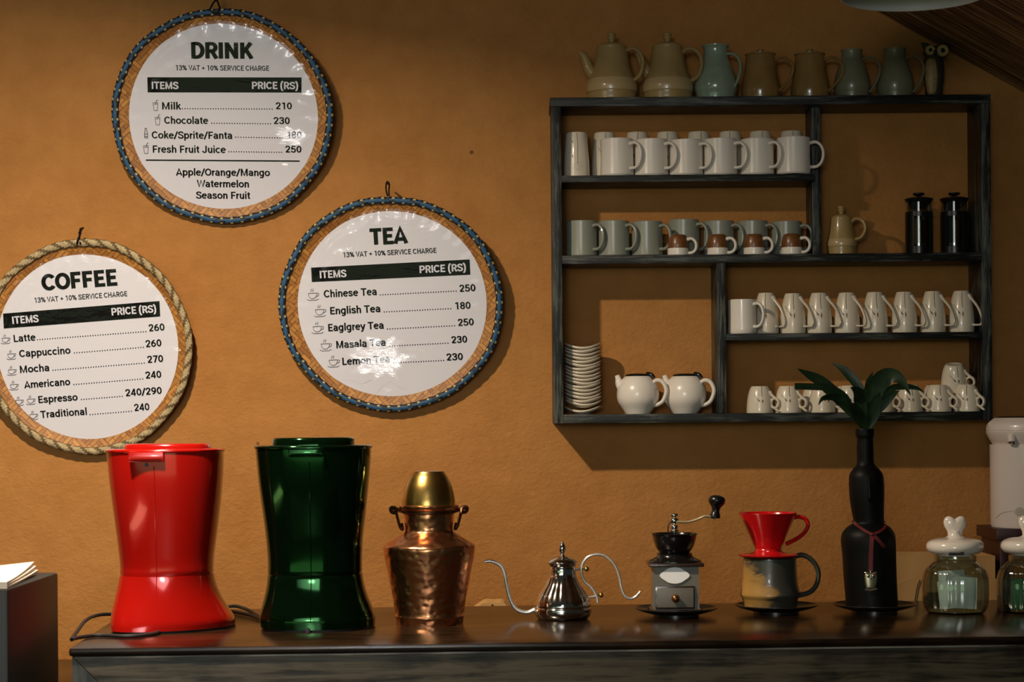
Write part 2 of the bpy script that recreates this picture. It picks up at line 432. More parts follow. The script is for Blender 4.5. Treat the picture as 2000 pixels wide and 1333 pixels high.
bm = bmesh.new(); lathe(bm, [(0, 0.103), (0.014, 0.10), (0.014, 0.085), (0.024, 0.065), (0.026, 0.05), (0.018, 0.034), (0, 0.028)], 20); obj('bulb', bm, m_shade, t_)

# ------------------------------------------------------------------ lettering
def arc(cx, cy, rx, ry, a0, a1, n=14): return [(cx + rx * cos(R(a0 + (a1 - a0) * i / n)), cy + ry * sin(R(a0 + (a1 - a0) * i / n))) for i in range(n + 1)]
def cv(*p): return [(q.x, q.y) for q in crom([(a, b, 0) for a, b in p], 4)]
ARCH = cv((.13, .46), (.19, .60), (.31, .66), (.43, .60), (.46, .46)) + [(.46, 0)]
GL = {' ': (.27, []), 'I': (.30, [[(.15, 0), (.15, 1)]]), 'T': (.66, [[(.02, .915), (.64, .915)], [(.33, 0), (.33, .9)]]),
 'E': (.62, [[(.58, .915), (.155, .915), (.155, .085), (.59, .085)], [(.16, .51), (.53, .51)]]), 'F': (.60, [[(.57, .915), (.155, .915), (.155, 0)], [(.16, .48), (.52, .48)]]),
 'L': (.58, [[(.155, 1), (.155, .085), (.56, .085)]]), 'H': (.76, [[(.155, 0), (.155, 1)], [(.605, 0), (.605, 1)], [(.16, .51), (.6, .51)]]),
 'D': (.70, [[(.155, 0), (.155, 1)], [(.155, .915)] + arc(.32, .5, .29, .415, 90, -90) + [(.155, .085)]]),
 'R': (.67, [[(.155, 0), (.155, 1)], [(.155, .915)] + arc(.36, .69, .20, .225, 90, -90) + [(.155, .465)], [(.37, .47), (.60, 0)]]),
 'P': (.67, [[(.155, 0), (.155, 1)], [(.155, .915)] + arc(.37, .68, .21, .235, 90, -90) + [(.155, .445)]]),
 'N': (.76, [[(.155, 0), (.155, 1)], [(.165, .93), (.595, .07)], [(.605, 0), (.605, 1)]]),
 'M': (.92, [[(.155, 0), (.155, 1)], [(.18, .94), (.46, .07), (.74, .94)], [(.765, 0), (.765, 1)]]),
 'K': (.67, [[(.155, 0), (.155, 1)], [(.17, .36), (.59, .99)], [(.34, .56), (.62, .01)]]), 'A': (.70, [[(.06, 0), (.35, .95), (.64, 0)], [(.17, .27), (.53, .27)]]),
 'V': (.68, [[(.06, 1), (.34, .05), (.62, 1)]]), 'W': (.92, [[(.06, 1), (.25, .06), (.46, .94), (.67, .06), (.86, 1)]]),
 'C': (.70, [arc(.37, .5, .28, .415, 38, 322, 22)]), 'O': (.74, [arc(.37, .5, .285, .415, 0, 360, 26)]), 'G': (.72, [arc(.37, .5, .28, .415, 42, 330, 22) + [(.62, .46), (.39, .46)]]),
 'S': (.65, [cv((.57, .73), (.51, .87), (.33, .92), (.16, .85), (.12, .72), (.20, .59), (.36, .51), (.52, .41), (.57, .27), (.51, .13), (.33, .08), (.15, .13), (.08, .29))]),
 'J': (.60, [[(.45, 1)] + cv((.45, .32), (.41, .14), (.27, .08), (.13, .14), (.09, .30))]),
 '(': (.36, [cv((.30, 1.10), (.16, .85), (.11, .42), (.16, .0), (.30, -.24))]), ')': (.36, [cv((.06, 1.10), (.20, .85), (.25, .42), (.20, .0), (.06, -.24))]),
 '+': (.60, [[(.05, .45), (.55, .45)], [(.30, .19), (.30, .71)]]), '/': (.42, [[(.03, -.08), (.38, 1)]]),
 '%': (.80, [arc(.19, .76, .11, .16, 0, 360, 14), arc(.61, .24, .11, .16, 0, 360, 14), [(.22, .10), (.58, .90)]]),
 '0': (.62, [arc(.31, .5, .20, .415, 0, 360, 24)]), '1': (.62, [[(.37, 0), (.37, .98)], [(.39, .93), (.12, .82)]]),
 '2': (.62, [cv((.10, .70), (.15, .86), (.31, .92), (.46, .85), (.49, .70), (.42, .52), (.12, .10)), [(.08, .085), (.55, .085)]]),
 '3': (.62, [cv((.10, .74), (.16, .87), (.31, .92), (.46, .86), (.49, .72), (.42, .58), (.24, .53)), cv((.24, .53), (.44, .47), (.51, .30), (.45, .14), (.30, .08), (.15, .14), (.09, .28))]),
 '4': (.62, [[(.58, .27), (.09, .27), (.41, .96)], [(.43, 0), (.43, 1)]]), '5': (.62, [[(.53, .915), (.17, .915), (.13, .46)], cv((.13, .48), (.30, .58), (.46, .50), (.51, .33), (.46, .15), (.30, .08), (.15, .13), (.09, .27))]),
 '6': (.62, [cv((.46, .92), (.26, .80), (.13, .56), (.11, .33)), arc(.31, .32, .20, .24, 0, 360, 20)]), '7': (.60, [[(.06, .915), (.50, .915), (.21, 0)]]),
 '8': (.62, [arc(.31, .71, .175, .205, 0, 360, 18), arc(.31, .29, .20, .21, 0, 360, 18)]), '9': (.62, [arc(.31, .67, .20, .245, 0, 360, 20), cv((.51, .66), (.49, .42), (.36, .18), (.15, .08))]),
 'o': (.62, [arc(.31, .37, .22, .295, 0, 360, 22)]), 'c': (.56, [arc(.31, .37, .22, .295, 45, 315, 18)]), 'e': (.59, [[(.10, .40), (.50, .40)], arc(.305, .37, .215, .295, 6, 318, 20)]),
 'a': (.59, [cv((.11, .54), (.17, .64), (.29, .67), (.41, .61), (.45, .48)) + [(.45, .10), (.48, 0)], cv((.45, .41), (.26, .40), (.13, .33), (.11, .18), (.21, .08), (.35, .11), (.45, .23))]),
 'd': (.62, [arc(.29, .37, .20, .295, 0, 360, 20), [(.48, 0), (.48, 1.05)]]), 'g': (.62, [arc(.29, .37, .20, .295, 0, 360, 20), [(.48, .74)] + cv((.48, .05), (.43, -.14), (.29, -.21), (.12, -.15))]),
 'h': (.59, [[(.13, 0), (.13, 1.05)], ARCH]), 'n': (.59, [[(.13, 0), (.13, .74)], ARCH]), 'm': (.91, [[(.13, 0), (.13, .74)], ARCH, [(a + .33, b) for a, b in ARCH]]),
 'r': (.38, [[(.13, 0), (.13, .74)], cv((.13, .44), (.20, .59), (.36, .65))]), 'u': (.59, [[(.46, 0), (.46, .74)], [(.13, .74)] + cv((.13, .28), (.17, .13), (.28, .08), (.40, .13), (.46, .27))]),
 'i': (.27, [[(.135, 0), (.135, .74)], [(.135, .87), (.135, 1.03)]]), 'l': (.27, [[(.135, 0), (.135, 1.05)]]), 'k': (.55, [[(.13, 0), (.13, 1.05)], [(.14, .27), (.46, .73)], [(.27, .43), (.50, .01)]]),
 'p': (.62, [arc(.33, .37, .20, .295, 0, 360, 20), [(.13, -.28), (.13, .74)]]), 't': (.37, [cv((.18, .92), (.18, .55), (.18, .22), (.22, .10), (.34, .085)), [(.02, .675), (.34, .675)]]),
 's': (.54, [cv((.43, .52), (.38, .63), (.26, .67), (.14, .62), (.11, .53), (.16, .44), (.28, .38), (.40, .31), (.44, .20), (.38, .10), (.26, .075), (.13, .11), (.08, .22))]),
 'y': (.54, [[(.05, .74), (.27, .06)], [(.49, .74), (.27, .04)] + cv((.24, -.06), (.18, -.17), (.05, -.21))])}
def text_mesh(body, wt):
    """grotesque lettering from strokes; cap height 1, stroke weight wt"""
    vs_, fs, x = [], [], 0.0
    for ch in body:
        adv, strokes = GL[ch]
        for st in strokes:
            n = len(st); closed = n > 8 and abs(st[0][0] - st[-1][0]) < 1e-6 and abs(st[0][1] - st[-1][1]) < 1e-6
            i0 = len(vs_)
            for i in range(n):
                if closed: p0, p1, p2 = st[(i - 1) % (n - 1)], st[i], st[(i + 1) % (n - 1)]
                else: p0, p1, p2 = st[max(i - 1, 0)], st[i], st[min(i + 1, n - 1)]
                d1 = Vector((p1[0] - p0[0], p1[1] - p0[1])); d2 = Vector((p2[0] - p1[0], p2[1] - p1[1]))
                if d1.length < 1e-6: d1 = d2
                if d2.length < 1e-6: d2 = d1
                d1.normalize(); d2.normalize(); t = d1 + d2
                t = t.normalized() if t.length > 1e-3 else d1
                k = min(1.7, 1 / max(0.3, t.dot(d1))) * wt / 2
                vs_ += [(x + p1[0] - t.y * k, p1[1] + t.x * k), (x + p1[0] + t.y * k, p1[1] - t.x * k)]
            fs += [(i0 + 2 * i, i0 + 2 * i + 1, i0 + 2 * i + 3, i0 + 2 * i + 2) for i in range(n - 1)]
        x += adv
    return vs_, fs
CAPH = 1.0
class Sign:
    def __init__(s, cx, cy, y, tilt): s.cx, s.cy, s.y, s.s, s.tilt = cx, cy, y, S(y), R(tilt)
    def xy(s, px, py): return ((px - s.cx) / s.s, (s.cy - py) / s.s)
    def text(s, bm, body, x0, x1, base, cap, bold=0.16, yo=-0.0016, mat=0):
        vs_, fs = text_mesh(body, bold)
        lo, hi = min(v[0] for v in vs_), max(v[0] for v in vs_)
        w = (x1 - x0) / cos(s.tilt) / s.s; kx = w / (hi - lo); kz = cap / s.s / CAPH
        ox, oz = s.xy(x0, base); ca, sa = cos(s.tilt), sin(s.tilt)
        vv = [bm.verts.new((ox + (vx - lo) * kx * ca - vy * kz * sa, yo, oz + (vx - lo) * kx * sa + vy * kz * ca)) for vx, vy in vs_]
        for f_ in fs:
            try: bm.faces.new([vv[i] for i in f_]).material_index = mat
            except ValueError: pass
    def dots(s, bm, x0, x1, y0, y1, step=4.9, r=1.15):
        n = max(2, int((x1 - x0) / step))
        for i in range(n + 1):
            x, z = s.xy(x0 + (x1 - x0) * i / n, y0 + (y1 - y0) * i / n - r); rr = r / s.s
            bm.faces.new([bm.verts.new((x + rr * cos(k * pi / 4), -0.0016, z + rr * sin(k * pi / 4))) for k in range(8)])
    def quad(s, bm, pts, yo=-0.0011, mat=0):
        bm.faces.new([bm.verts.new((s.xy(a, c)[0], yo, s.xy(a, c)[1])) for a, c in pts]).material_index = mat
    def line(s, bm, pts, wpx, yo=-0.0016):
        for (a, c), (e, g) in zip(pts, pts[1:]):
            L = max(1e-6, sqrt((e - a) ** 2 + (g - c) ** 2)); nx, ny = -(g - c) / L * wpx / 2, (e - a) / L * wpx / 2
            s.quad(bm, [(a + nx, c + ny), (a - nx, c - ny), (e - nx, g - ny), (e + nx, g + ny)], yo)
    def cup(s, bm, x, y, k=1.0, steam=2):
        ca, sa = cos(-s.tilt), sin(-s.tilt)
        def T(pts): return [(x + (a * ca - c * sa) * k, y + (a * sa + c * ca) * k) for a, c in pts]
        L = lambda p, w_=0.9: s.line(bm, T(p), w_)
        L([(-8, -2), (6, -2), (6, 1), (4, 5), (1, 7), (-4, 7), (-7, 4), (-8, 0), (-8, -2)])
        L([(6, -1), (9, -2), (10, 0), (8, 3), (5, 4)])
        L([(-11, 8), (-7, 10), (5, 10), (9, 8)])
        for i in range(steam): L([(-3 + 3 * i, -4), (-4 + 3 * i, -6), (-2 + 3 * i, -8), (-3 + 3 * i, -10)], 0.8)
    def glass(s, bm, x, y, k=1.0, bottle=False):
        T = lambda pts: [(x + a * k, y + c * k) for a, c in pts]
        if bottle:
            s.line(bm, T([(-3, 9), (3, 9), (3, -1), (1.5, -5), (1.5, -10), (-1.5, -10), (-1.5, -5), (-3, -1), (-3, 9)]), 1.3)
            s.line(bm, T([(-3, 1), (3, 1)]), 1.5); s.line(bm, T([(-3, 6), (3, 6)]), 1.5)
        else:
            s.line(bm, T([(-5, -6), (-3.5, 9), (3, 9), (4.5, -6), (-5, -6)]), 1.0); s.line(bm, T([(0, -3), (2, -10), (5, -11.5)]), 1.2)
            s.line(bm, T([(-4.6, -3), (4, -3)]), 0.7)

def menu_sign(label, cx, cy, rx, ry, pcx, pcy, pr, y, cord, write, lean, dents):
    sg = Sign(cx, cy, y, write['tilt'])
    root = thing('menu_sign', label, 'menu sign', tuple(P(cx, cy, y)), group=None)
    root.rotation_euler = lean
    k = 1 / sg.s; R0 = (rx - 6) * k; e = ry / rx
    # dished woven tray
    bm = bmesh.new()
    prof = [(0.0, 0.004), (R0 * 0.55, 0.004), (R0 * 0.86, 0.003), (R0 * 0.90, -0.001), (R0, -0.010)]
    back = [(R0, -0.006), (R0 * 0.93, 0.006), (R0 * 0.88, 0.010), (0, 0.010)]
    lathe(bm, prof + back, 96); bmesh.ops.rotate(bm, verts=bm.verts, matrix=Matrix.Rotation(R(-90), 3, 'X'))
    # lathe axis z -> y (front is -y): profile height maps to +y
    for v in bm.verts: v.co.z *= e
    obj('woven_tray', bm, m_weave, root)
    # bound rim: torus of cord with stitches
    bm = bmesh.new(); NS, MS = 264, 12; rt = 7.2 * k
    rings = []
    for i in range(NS):
        a = 2 * pi * i / NS; ring = []
        wob = 1 + 0.004 * sin(a * 5 + cx) + 0.003 * sin(a * 11)
        for j in range(MS):
            q = 2 * pi * j / MS; rr = rt * (1 + 0.10 * sin(i * pi / 2 + j))
            rad = R0 * wob + rr * cos(q)
            ring.append(bm.verts.new((rad * cos(a), -0.010 - rr * 0.85 * sin(q), rad * sin(a) * e)))
        rings.append(ring)
    for i in range(NS):
        for j in range(MS):
            f_ = bm.faces.new((rings[i][j], rings[(i + 1) % NS][j], rings[(i + 1) % NS][(j + 1) % MS], rings[i][(j + 1) % MS]))
            if cord == 'blue':
                lane = {0: 1, 1: 2, 2: 0, 3: 0, 4: 2, 5: 1}.get(j, 1)
                if lane == 0: mi = 0 if (i // 2 + j) % 5 else 1
                elif lane == 2: mi = 2 if i % 4 == 0 else (1 if i % 4 in (1, 3) else (0 if j == 1 else 1))
                else: mi = 1 if i % 4 else 0
            else:
                mi = 0 if ((i + j) // 2) % 3 else 1
                if j in (0, 5): mi = 1
            f_.material_index = mi
    obj('rim_binding', bm, [m_blue, m_black, m_yel] if cord == 'blue' else [m_jute, m_jute2], root)
    # hanging loop
    bm = bmesh.new()
    for pts, rad in write['loop']:
        tube(bm, [Vector((*((sg.xy(a, c)[0]), -0.006 + q, sg.xy(a, c)[1]),)) for a, c, q in pts], rad * k, 8, 4)
    obj('hanging_loop', bm, m_iron, root)
    # paper
    bm = bmesh.new(); ox, oz = sg.xy(pcx, pcy); rp = pr * k
    N = 96; A = [bm.verts.new((ox + rp * cos(2 * pi * i / N), 0, oz + rp * sin(2 * pi * i / N))) for i in range(N)]
    B = [bm.verts.new((v.co.x, 0.0012, v.co.z)) for v in A]
    bm.faces.new(A); bm.faces.new(B[::-1])
    for i in range(N): bm.faces.new((A[i], A[(i + 1) % N], B[(i + 1) % N], B[i]))
    pap = obj('paper_sheet', bm, m_paper, root, smooth=0)
    s_ = sg
    def lett(name, mat, *ts, dots=(), rule=()):
        bm = bmesh.new()
        for T in ts: s_.text(bm, *T[:4], T[4], T[5])
        for D in dots: s_.dots(bm, *D)
        for D in rule: s_.line(bm, D, 2.4)
        obj(name, bm, mat, pap, smooth=0)
    lett('heading', m_ink, write['head'][0]); lett('charge_note', m_ink, write['head'][1])
    bm = bmesh.new(); s_.quad(bm, write['bar']); obj('header_bar', bm, m_ink, pap, smooth=0)
    lett('items_lettering', m_whiteink, write['bartext'][0]); lett('price_lettering', m_whiteink, write['bartext'][1])
    L_ = write['lines']; nd = len(write['dots'])
    for i in range(nd): lett('menu_line', m_ink, L_[2 * i], L_[2 * i + 1], dots=[write['dots'][i]])
    for T in L_[2 * nd:]: lett('fruit_line', m_ink, T)
    if 'rule' in write: lett('rule_line', m_ink, rule=write['rule'])
    for kind, x, yy in write['icons']:
        bm = bmesh.new()
        if kind == 'cup': s_.cup(bm, x, yy, write.get('ik', 1.0))
        else: s_.glass(bm, x, yy, 1.0, kind == 'bottle')
        obj('drink_icon', bm, m_iconink, pap, smooth=0)
    # plastic wrap, slightly domed and puckered at its edge
    bm = bmesh.new(); rw = rp * 1.018; rings = []; NR, NA = 72, 288
    dn = [(sg.xy(px_, py_), sg_ / sg.s, sl, sx_) for px_, py_, sg_, sl, sx_ in dents]
    def wrap_y(x, z, f, a):
        y_ = -0.0044 + 0.0022 * f ** 14 + (0.0007 * sin(a * 23) + 0.0006 * sin(a * 41 + 1)) * f ** 8
        for (dx, dz), sg_, sl, sx_ in dn:      # a puffed patch of the wrap that faces a little upward
            wob = 1 + 0.18 * sin(7 * atan2(z - dz, x - dx) + 1) + 0.10 * sin(13 * atan2(z - dz, x - dx))
            q_ = ((x - dx) ** 2 * 0.45 + (z - dz) ** 2) / (sg_ * sg_ * wob * wob)
            if q_ < 2.2: y_ -= math.exp(-q_ ** 7) * (sl * (dz - z + sg_ * 0.9) + sx_ * (x - dx + sg_))
        k1 = math.exp(-((a - R(135)) / R(26)) ** 2)
        y_ -= k1 * max(0, f - 0.62) * 0.0075 * (sin((x - z * 0.8) * 85 + 2 * sin(x * 30)) ** 2)
        return min(y_, -0.0022)
    for i in range(NR):
        f = i / (NR - 1); ring = []
        for j in range(NA):
            a = 2 * pi * j / NA; x, z = ox + rw * f * cos(a), oz + rw * f * sin(a)
            ring.append(bm.verts.new((x, wrap_y(x - 0, z - 0, f, a), z)) if i else None)
        rings.append(ring)
    cen = bm.verts.new((ox, wrap_y(ox, oz, 0, 0), oz))
    for j in range(NA): bm.faces.new((cen, rings[1][j], rings[1][(j + 1) % NA]))
    for A, B in zip(rings[1:], rings[2:]):
        for j in range(NA): bm.faces.new((A[j], A[(j + 1) % NA], B[(j + 1) % NA], B[j]))
    obj('plastic_wrap', bm, m_wrap, root)
    return root

BT, MT, HT = 0.185, 0.155, 0.215     # emboldening of bar text, menu text, headings
ysg = -0.043
drink = dict(tilt=-0.8, bar=[(291, 151), (591, 153.6), (590, 182.6), (290.5, 180)],
    head=[('DRINK', 378, 499, 115.5, 31, HT), ('13% VAT + 10% SERVICE CHARGE', 347, 528.5, 138, 10, 0.135)],
    bartext=[('ITEMS', 299, 351, 173.5, 14, BT), ('PRICE (RS)', 494, 584, 175, 14, BT)],
    lines=[('Milk', 317.5, 354.6, 213, 14, MT), ('210', 539, 570.6, 214.5, 13.5, MT), ('Chocolate', 320.5, 406.6, 240.7, 14, MT), ('230', 534, 565.6, 243, 13.5, MT),
        ('Coke/Sprite/Fanta', 295, 452.5, 269, 14, MT), ('180', 559.5, 588, 270.5, 13.5, MT), ('Fresh Fruit Juice', 296, 439, 296.5, 14, MT), ('250', 555.4, 587, 298.5, 13.5, MT),
        ('Apple/Orange/Mango', 339.4, 524, 341.5, 14, MT), ('Watermelon', 379.6, 482, 364.5, 14, MT), ('Season Fruit', 377, 483.5, 387, 14, MT)],
    dots=[(357, 532, 213, 215), (413, 528, 241.5, 243.5), (459, 551, 269, 271), (445, 548, 297, 299)],
    rule=[[(281.7, 311), (583, 315.3)]],
    icons=[('glass', 305, 206), ('glass', 308, 234), ('bottle', 284, 259), ('glass', 283, 289)],
    loop=[([(430, 4, .006), (424, 12, 0), (420, 24, -.008), (432, 30, -.012), (438, 22, -.008), (434, 10, 0), (431, 2, .008)], 1.8), ([(430, -6, .033), (431, -2, .02), (432, 6, 0)], 2.6)])
tea = dict(tilt=2.4, bar=[(609, 522), (918, 508.5), (919, 538), (610, 550)], ik=1.15,
    head=[('TEA', 725, 799, 478.6, 31, HT), ('13% VAT + 10% SERVICE CHARGE', 672, 853.7, 502.6, 10, 0.135)],
    bartext=[('ITEMS', 626, 678, 543, 14.5, BT), ('PRICE (RS)', 820.6, 911, 534.5, 14.5, BT)],
    lines=[('Chinese Tea', 633, 736.5, 580.5, 14.5, MT), ('250', 897.7, 929, 571.5, 14, MT), ('English Tea', 645, 743, 613.6, 14.5, MT), ('180', 889, 919, 605.6, 14, MT),
        ('Eaglgrey Tea', 640.5, 749, 646.6, 14.5, MT), ('250', 894, 925, 638.2, 14, MT), ('Masala Tea', 655.7, 752.5, 680, 14.5, MT), ('230', 881, 911.7, 672, 14, MT),
        ('Lemon Tea', 667, 760, 713, 14.5, MT), ('230', 871, 903, 706, 14, MT)],
    dots=[(743, 891, 577, 570.8), (750, 880, 610.5, 605), (756, 887, 644, 638.5), (760, 874, 677.5, 672.5), (767, 865, 710.5, 706.5)],
    icons=[('cup', 612, 574), ('cup', 625, 606), ('cup', 620, 639), ('cup', 635, 673), ('cup', 650, 705)],
    loop=[([(761, 384, -.014), (757.5, 372, 0), (758, 359, .010), (761, 357, .012), (763.5, 362, .010), (763, 374, 0), (764, 384, -.014)], 1.5), ([(758, 359, .032), (760.5, 358.5, .016), (761, 361, -.002)], 2.0)])
coffee = dict(tilt=3.7, bar=[(8.5, 611.6), (314, 589.4), (314.6, 619.4), (9, 640.6)], ik=0.9,
    head=[('COFFEE', 86.4, 233.5, 567.3, 31, HT), ('13% VAT + 10% SERVICE CHARGE', 71, 252, 591, 10, 0.135)],
    bartext=[('ITEMS', 26.5, 78, 632, 14.5, BT), ('PRICE (RS)', 220.5, 307.6, 617, 14.5, BT)],
    lines=[('Latte', 28, 71, 667.3, 14, MT), ('260', 292, 322.8, 648.7, 14, MT), ('Cappuccino', 37.7, 138, 697, 14, MT), ('260', 285, 316, 679.6, 14, MT),
        ('Mocha', 38, 95.6, 728, 14, MT), ('270', 287.5, 318.5, 710.4, 14, MT), ('Americano', 45, 135.4, 758.2, 14, MT), ('240', 283, 314, 741.2, 14, MT),
        ('Espresso', 72, 149, 787.6, 14, MT), ('240/290', 242.7, 314, 775.6, 14, MT), ('Traditional', 75, 166, 817, 14, MT), ('240', 259, 289, 804.8, 14, MT)],
    dots=[(74, 286, 664, 649.8), (145, 280, 690.5, 680.5), (102, 281, 724, 711.5), (142, 277, 752.5, 742.5), (156, 236, 782, 776.5), (172, 253, 812, 806)],
    icons=[('cup', 12, 661), ('cup', 22, 692), ('cup', 22, 723), ('cup', 25, 752), ('cup', 34, 783), ('cup', 57, 781), ('cup', 61, 811)],
    loop=[([(160, 477, -.014), (163, 468, -.016), (166, 458, -.006), (165, 448, .008), (163, 452, .010), (163, 466, 0), (167, 477, -.014)], 2.0), ([(165, 447, .033), (165, 449, .018), (164, 456, -.004)], 2.4)])
menu_sign('round DRINK menu in blue-bound woven tray, highest on the ochre wall', 435, 228.5, 215, 207, 437, 231, 185, ysg - 0.012, 'blue', drink, (R(10.5), 0, 0), [(570, 270, 25, .101, -.03), (592, 203, 9, .087, -.03), (552, 322, 7, .111, -.03)])
menu_sign('round TEA menu in blue-bound woven tray, right of the other two', 764, 594.5, 218, 209, 766, 595.5, 184.5, ysg, 'blue', tea, (R(6.5), 0, 0), [(740, 704, 47, .121, .0), (742, 768, 14, .128, 0), (648, 490, 12, .076, -.015)])
menu_sign('round COFFEE menu in straw-bound woven tray, lowest at left above red machine', 171, 678, 205, 210, 168, 681, 183, ysg, 'jute', coffee, (R(6.5), 0, 0), [(60, 545, 12, .085, -.11), (175, 508, 8, .079, -.11)])

# ------------------------------------------------------------------ wall shelf
YF, YB = -0.150, -0.004
def XX(px, py=510): return P(px, py, YF).x
def ZZ(py, px): return P(px, py, YF).z
xl0, xl1, xr0, xr1 = XX(1079), XX(1098), XX(1918), XX(1936.5)
zt1, zt0 = ZZ(187.5, 1505), ZZ(205, 1505)
zA1, zA0 = ZZ(341, 1345), ZZ(354.5, 1345)
zB1, zB0 = ZZ(496.3, 1500), ZZ(513, 1500)
zC1, zC0 = ZZ(650.2, 1665), ZZ(663.5, 1665)
zD1, zD0 = ZZ(807, 1510), ZZ(824.5, 1510)
xm0, xm1 = XX(1591, 350), XX(1608, 350)
xn0, xn1 = XX(1401, 660), XX(1418, 660)
sh = thing('wall_shelf', 'black open wooden shelf unit on the wall holding crockery', 'shelf', ((xl0 + xr1) / 2, 0, zD0))
sx_, sz_ = (xl0 + xr1) / 2, zD0
def board(name, x0, x1, z0, z1, m, yb=YB, yf=YF):
    bm = bmesh.new(); box(bm, (x0 - sx_, yf, z0 - sz_), (x1 - sx_, yb, z1 - sz_), 0.0015); obj(name, bm, m, sh)
board('side_post', xl0, xl1, zD0, zt0, m_shelfv); board('side_post', xr0, xr1, zD0, zt0, m_shelfv)
board('top_board', xl0 - 0.003, xr1 + 0.001, zt0, zt1, m_shelfh, yf=YF - 0.002)
board('bottom_board', xl1, xr0, zD0, zD1, m_shelfh, yf=YF + 0.001)
board('shelf_board', xl1, xr0, zB0, zB1, m_shelfh, yf=YF + 0.001)
board('shelf_board', xl1, xm0, zA0, zA1, m_shelfh, yf=YF + 0.002)
board('shelf_board', xn1, xr0, zC0, zC1, m_shelfh, yf=YF + 0.002)
board('divider', xm0, xm1, zB1, zt0, m_shelfv, yf=-0.108); board('divider', xn0, xn1, zD1, zB0, m_shelfv)

# ------------------------------------------------------------------ crockery builders
def cup_prof(r0, r1, h, th=0.0035, foot=0.9, lipr=0.001, mids=None):
    """open vessel: outer bottom to lip and down inside"""
    p = [(0, 0.002), (r0 * foot * 0.8, 0.002), (r0 * foot * 0.82, 0), (r0 * foot, 0), (r0, 0.004)]
    p += mids or []
    p += [(r1, h - 0.0015), (r1 - th * 0.3, h), (r1 - th * 0.8, h - 0.0005), (r1 - th, h - 0.003)]
    p += [(r - th, z) for r, z in (mids or [])[::-1]] + [(r0 - th, 0.010), (r0 * 0.6, 0.007), (0, 0.007)]
    return p
def c_handle(bm, ri, out, z0, z1, rad, az, flat=1.3, lean=0.0):
    """C handle from height z1 (top) to z0; ri root radius, out reach"""
    h = z1 - z0
    pts = [(ri - 0.003, 0, z1 - 0.001), (ri + out * 0.45, 0, z1 + 0.001), (ri + out * 0.85, 0, z1 - h * 0.16), (ri + out, 0, z1 - h * 0.45),
           (ri + out * 0.88, 0, z0 + h * 0.22), (ri + out * 0.5, 0, z0 + 0.001 + lean), (ri - 0.003, 0, z0)]
    tube(bm, rot(pts, az), [rad * 1.25, rad, rad * 0.95, rad * 0.95, rad * 0.95, rad, rad * 1.2], 10, 5, flat, up=rot([(0, 1, 0)], az)[0])

def mug(px, y, zb, hw, top, m, label, group, az, out, name='coffee_mug'):
    p = Pix(px, y, zb); h = p.z(top); r = p.r(hw)
    root = thing(name, label, 'mug', p.loc, group=group)
    bm = bmesh.new(); lathe(bm, cup_prof(r * 1.02, r, h, 0.004, 0.93, mids=[(r * 1.01, h * 0.15), (r * 0.99, h * 0.5)]), 48); obj('mug_body', bm, m, root)
    bm = bmesh.new(); c_handle(bm, r, out / p.s, h * 0.20, h * 0.86, 0.0042, R(az)); obj('handle', bm, m, root)
    return root, p, h
# white mugs
top0 = [(1205, 273, -38), (1272, 274, -36), (1340, 275, -36), (1407, 273, -34), (1479, 273, -45), (1550, 270, -12)]
g0 = 'white mugs on the upper left shelf'
r0m, p0, h0 = mug(1205, -0.108, zA1, 32.5, 273, m_white, 'white mug ' + ORD[0] + ' in the six-mug row on the highest shelf', g0, 0, 25)
r0m.rotation_euler.z = R(top0[0][2])
for i, (x, tp, az) in enumerate(top0[1:], 1):
    q = Pix(x, -0.108 if i < 5 else -0.124, zA1); d_ = dup(r0m, q.loc, R(az), 'white mug ' + (ORD[i] if i < 5 else 'rightmost') + ' in the six-mug row on the highest shelf')
    d_.scale.z = q.z(tp) / h0
# grey mugs
g1 = 'grey mugs on the middle left shelf'
gm = [(1136, 433, -0.085, -40), (1199, 433, -0.085, -38), (1264, 434, -0.085, -36), (1336, 430.5, -0.058, -36), (1404, 433, -0.055, -34), (1470, 433, -0.055, -34), (1536, 434, -0.055, -28)]
r1m, p1, h1 = mug(1136, -0.085, zB1, 30.6, 433, m_grey, 'x', g1, 0, 23)
for i, (x, tp, y, az) in enumerate(gm):
    lab = 'grey-green glazed mug ' + (ORD[i] if i < 6 else 'rightmost') + ' in the seven-mug row on the middle shelf'
    q = Pix(x, y, zB1)
    if i == 0: r1m['label'] = lab; r1m.rotation_euler.z = R(az)
    else: d_ = dup(r1m, q.loc, R(az), lab); d_.scale.z = q.z(tp) / h1
# single cream mug on the right shelf
mug(1449.5, -0.118, zC1, 27.5, 586, m_white, 'plain white mug at left end beside the dark-lined upturned mugs', None, -38, 21)

def stem_art(bm, rf, h, k, variant=0):
    """painted stems, seeds and petals; k scales metres across"""
    x0 = [0.002, 0.0, -0.003][variant % 3]
    paint(bm, rf, [(x0, h * 0.985), (x0 - 0.0008, h * 0.8), (x0 + 0.0004, h * 0.60)], [0.0005, 0.0005, 0.0004], 1)
    if variant % 3 != 2:
        paint(bm, rf, [(-0.021 * k, h * 0.68), (-0.010 * k, h * 0.50)], [0.0004, 0.0006], 1)
        paint(bm, rf, [(-0.011 * k, h * 0.515), (-0.008 * k, h * 0.47), (-0.005 * k, h * 0.42)], [0.0004, 0.0016, 0.0002], 1)
    paint(bm, rf, [(x0 + 0.0006, h * 0.50), (x0 + 0.001, h * 0.44), (x0 + 0.001, h * 0.37)], [0.0002, 0.0016, 0.0002], 2)
    for a in ((-0.007, 0.62), (0.005, 0.57), (-0.005, 0.47)):
        paint(bm, rf, [(x0 + a[0] * 0.1, h * 0.53), (x0 + a[0] * 0.6 * k, h * (a[1] + 0.53) / 2), (x0 + a[0] * k, h * a[1])], [0.0004, 0.0017, 0.0003], 3)
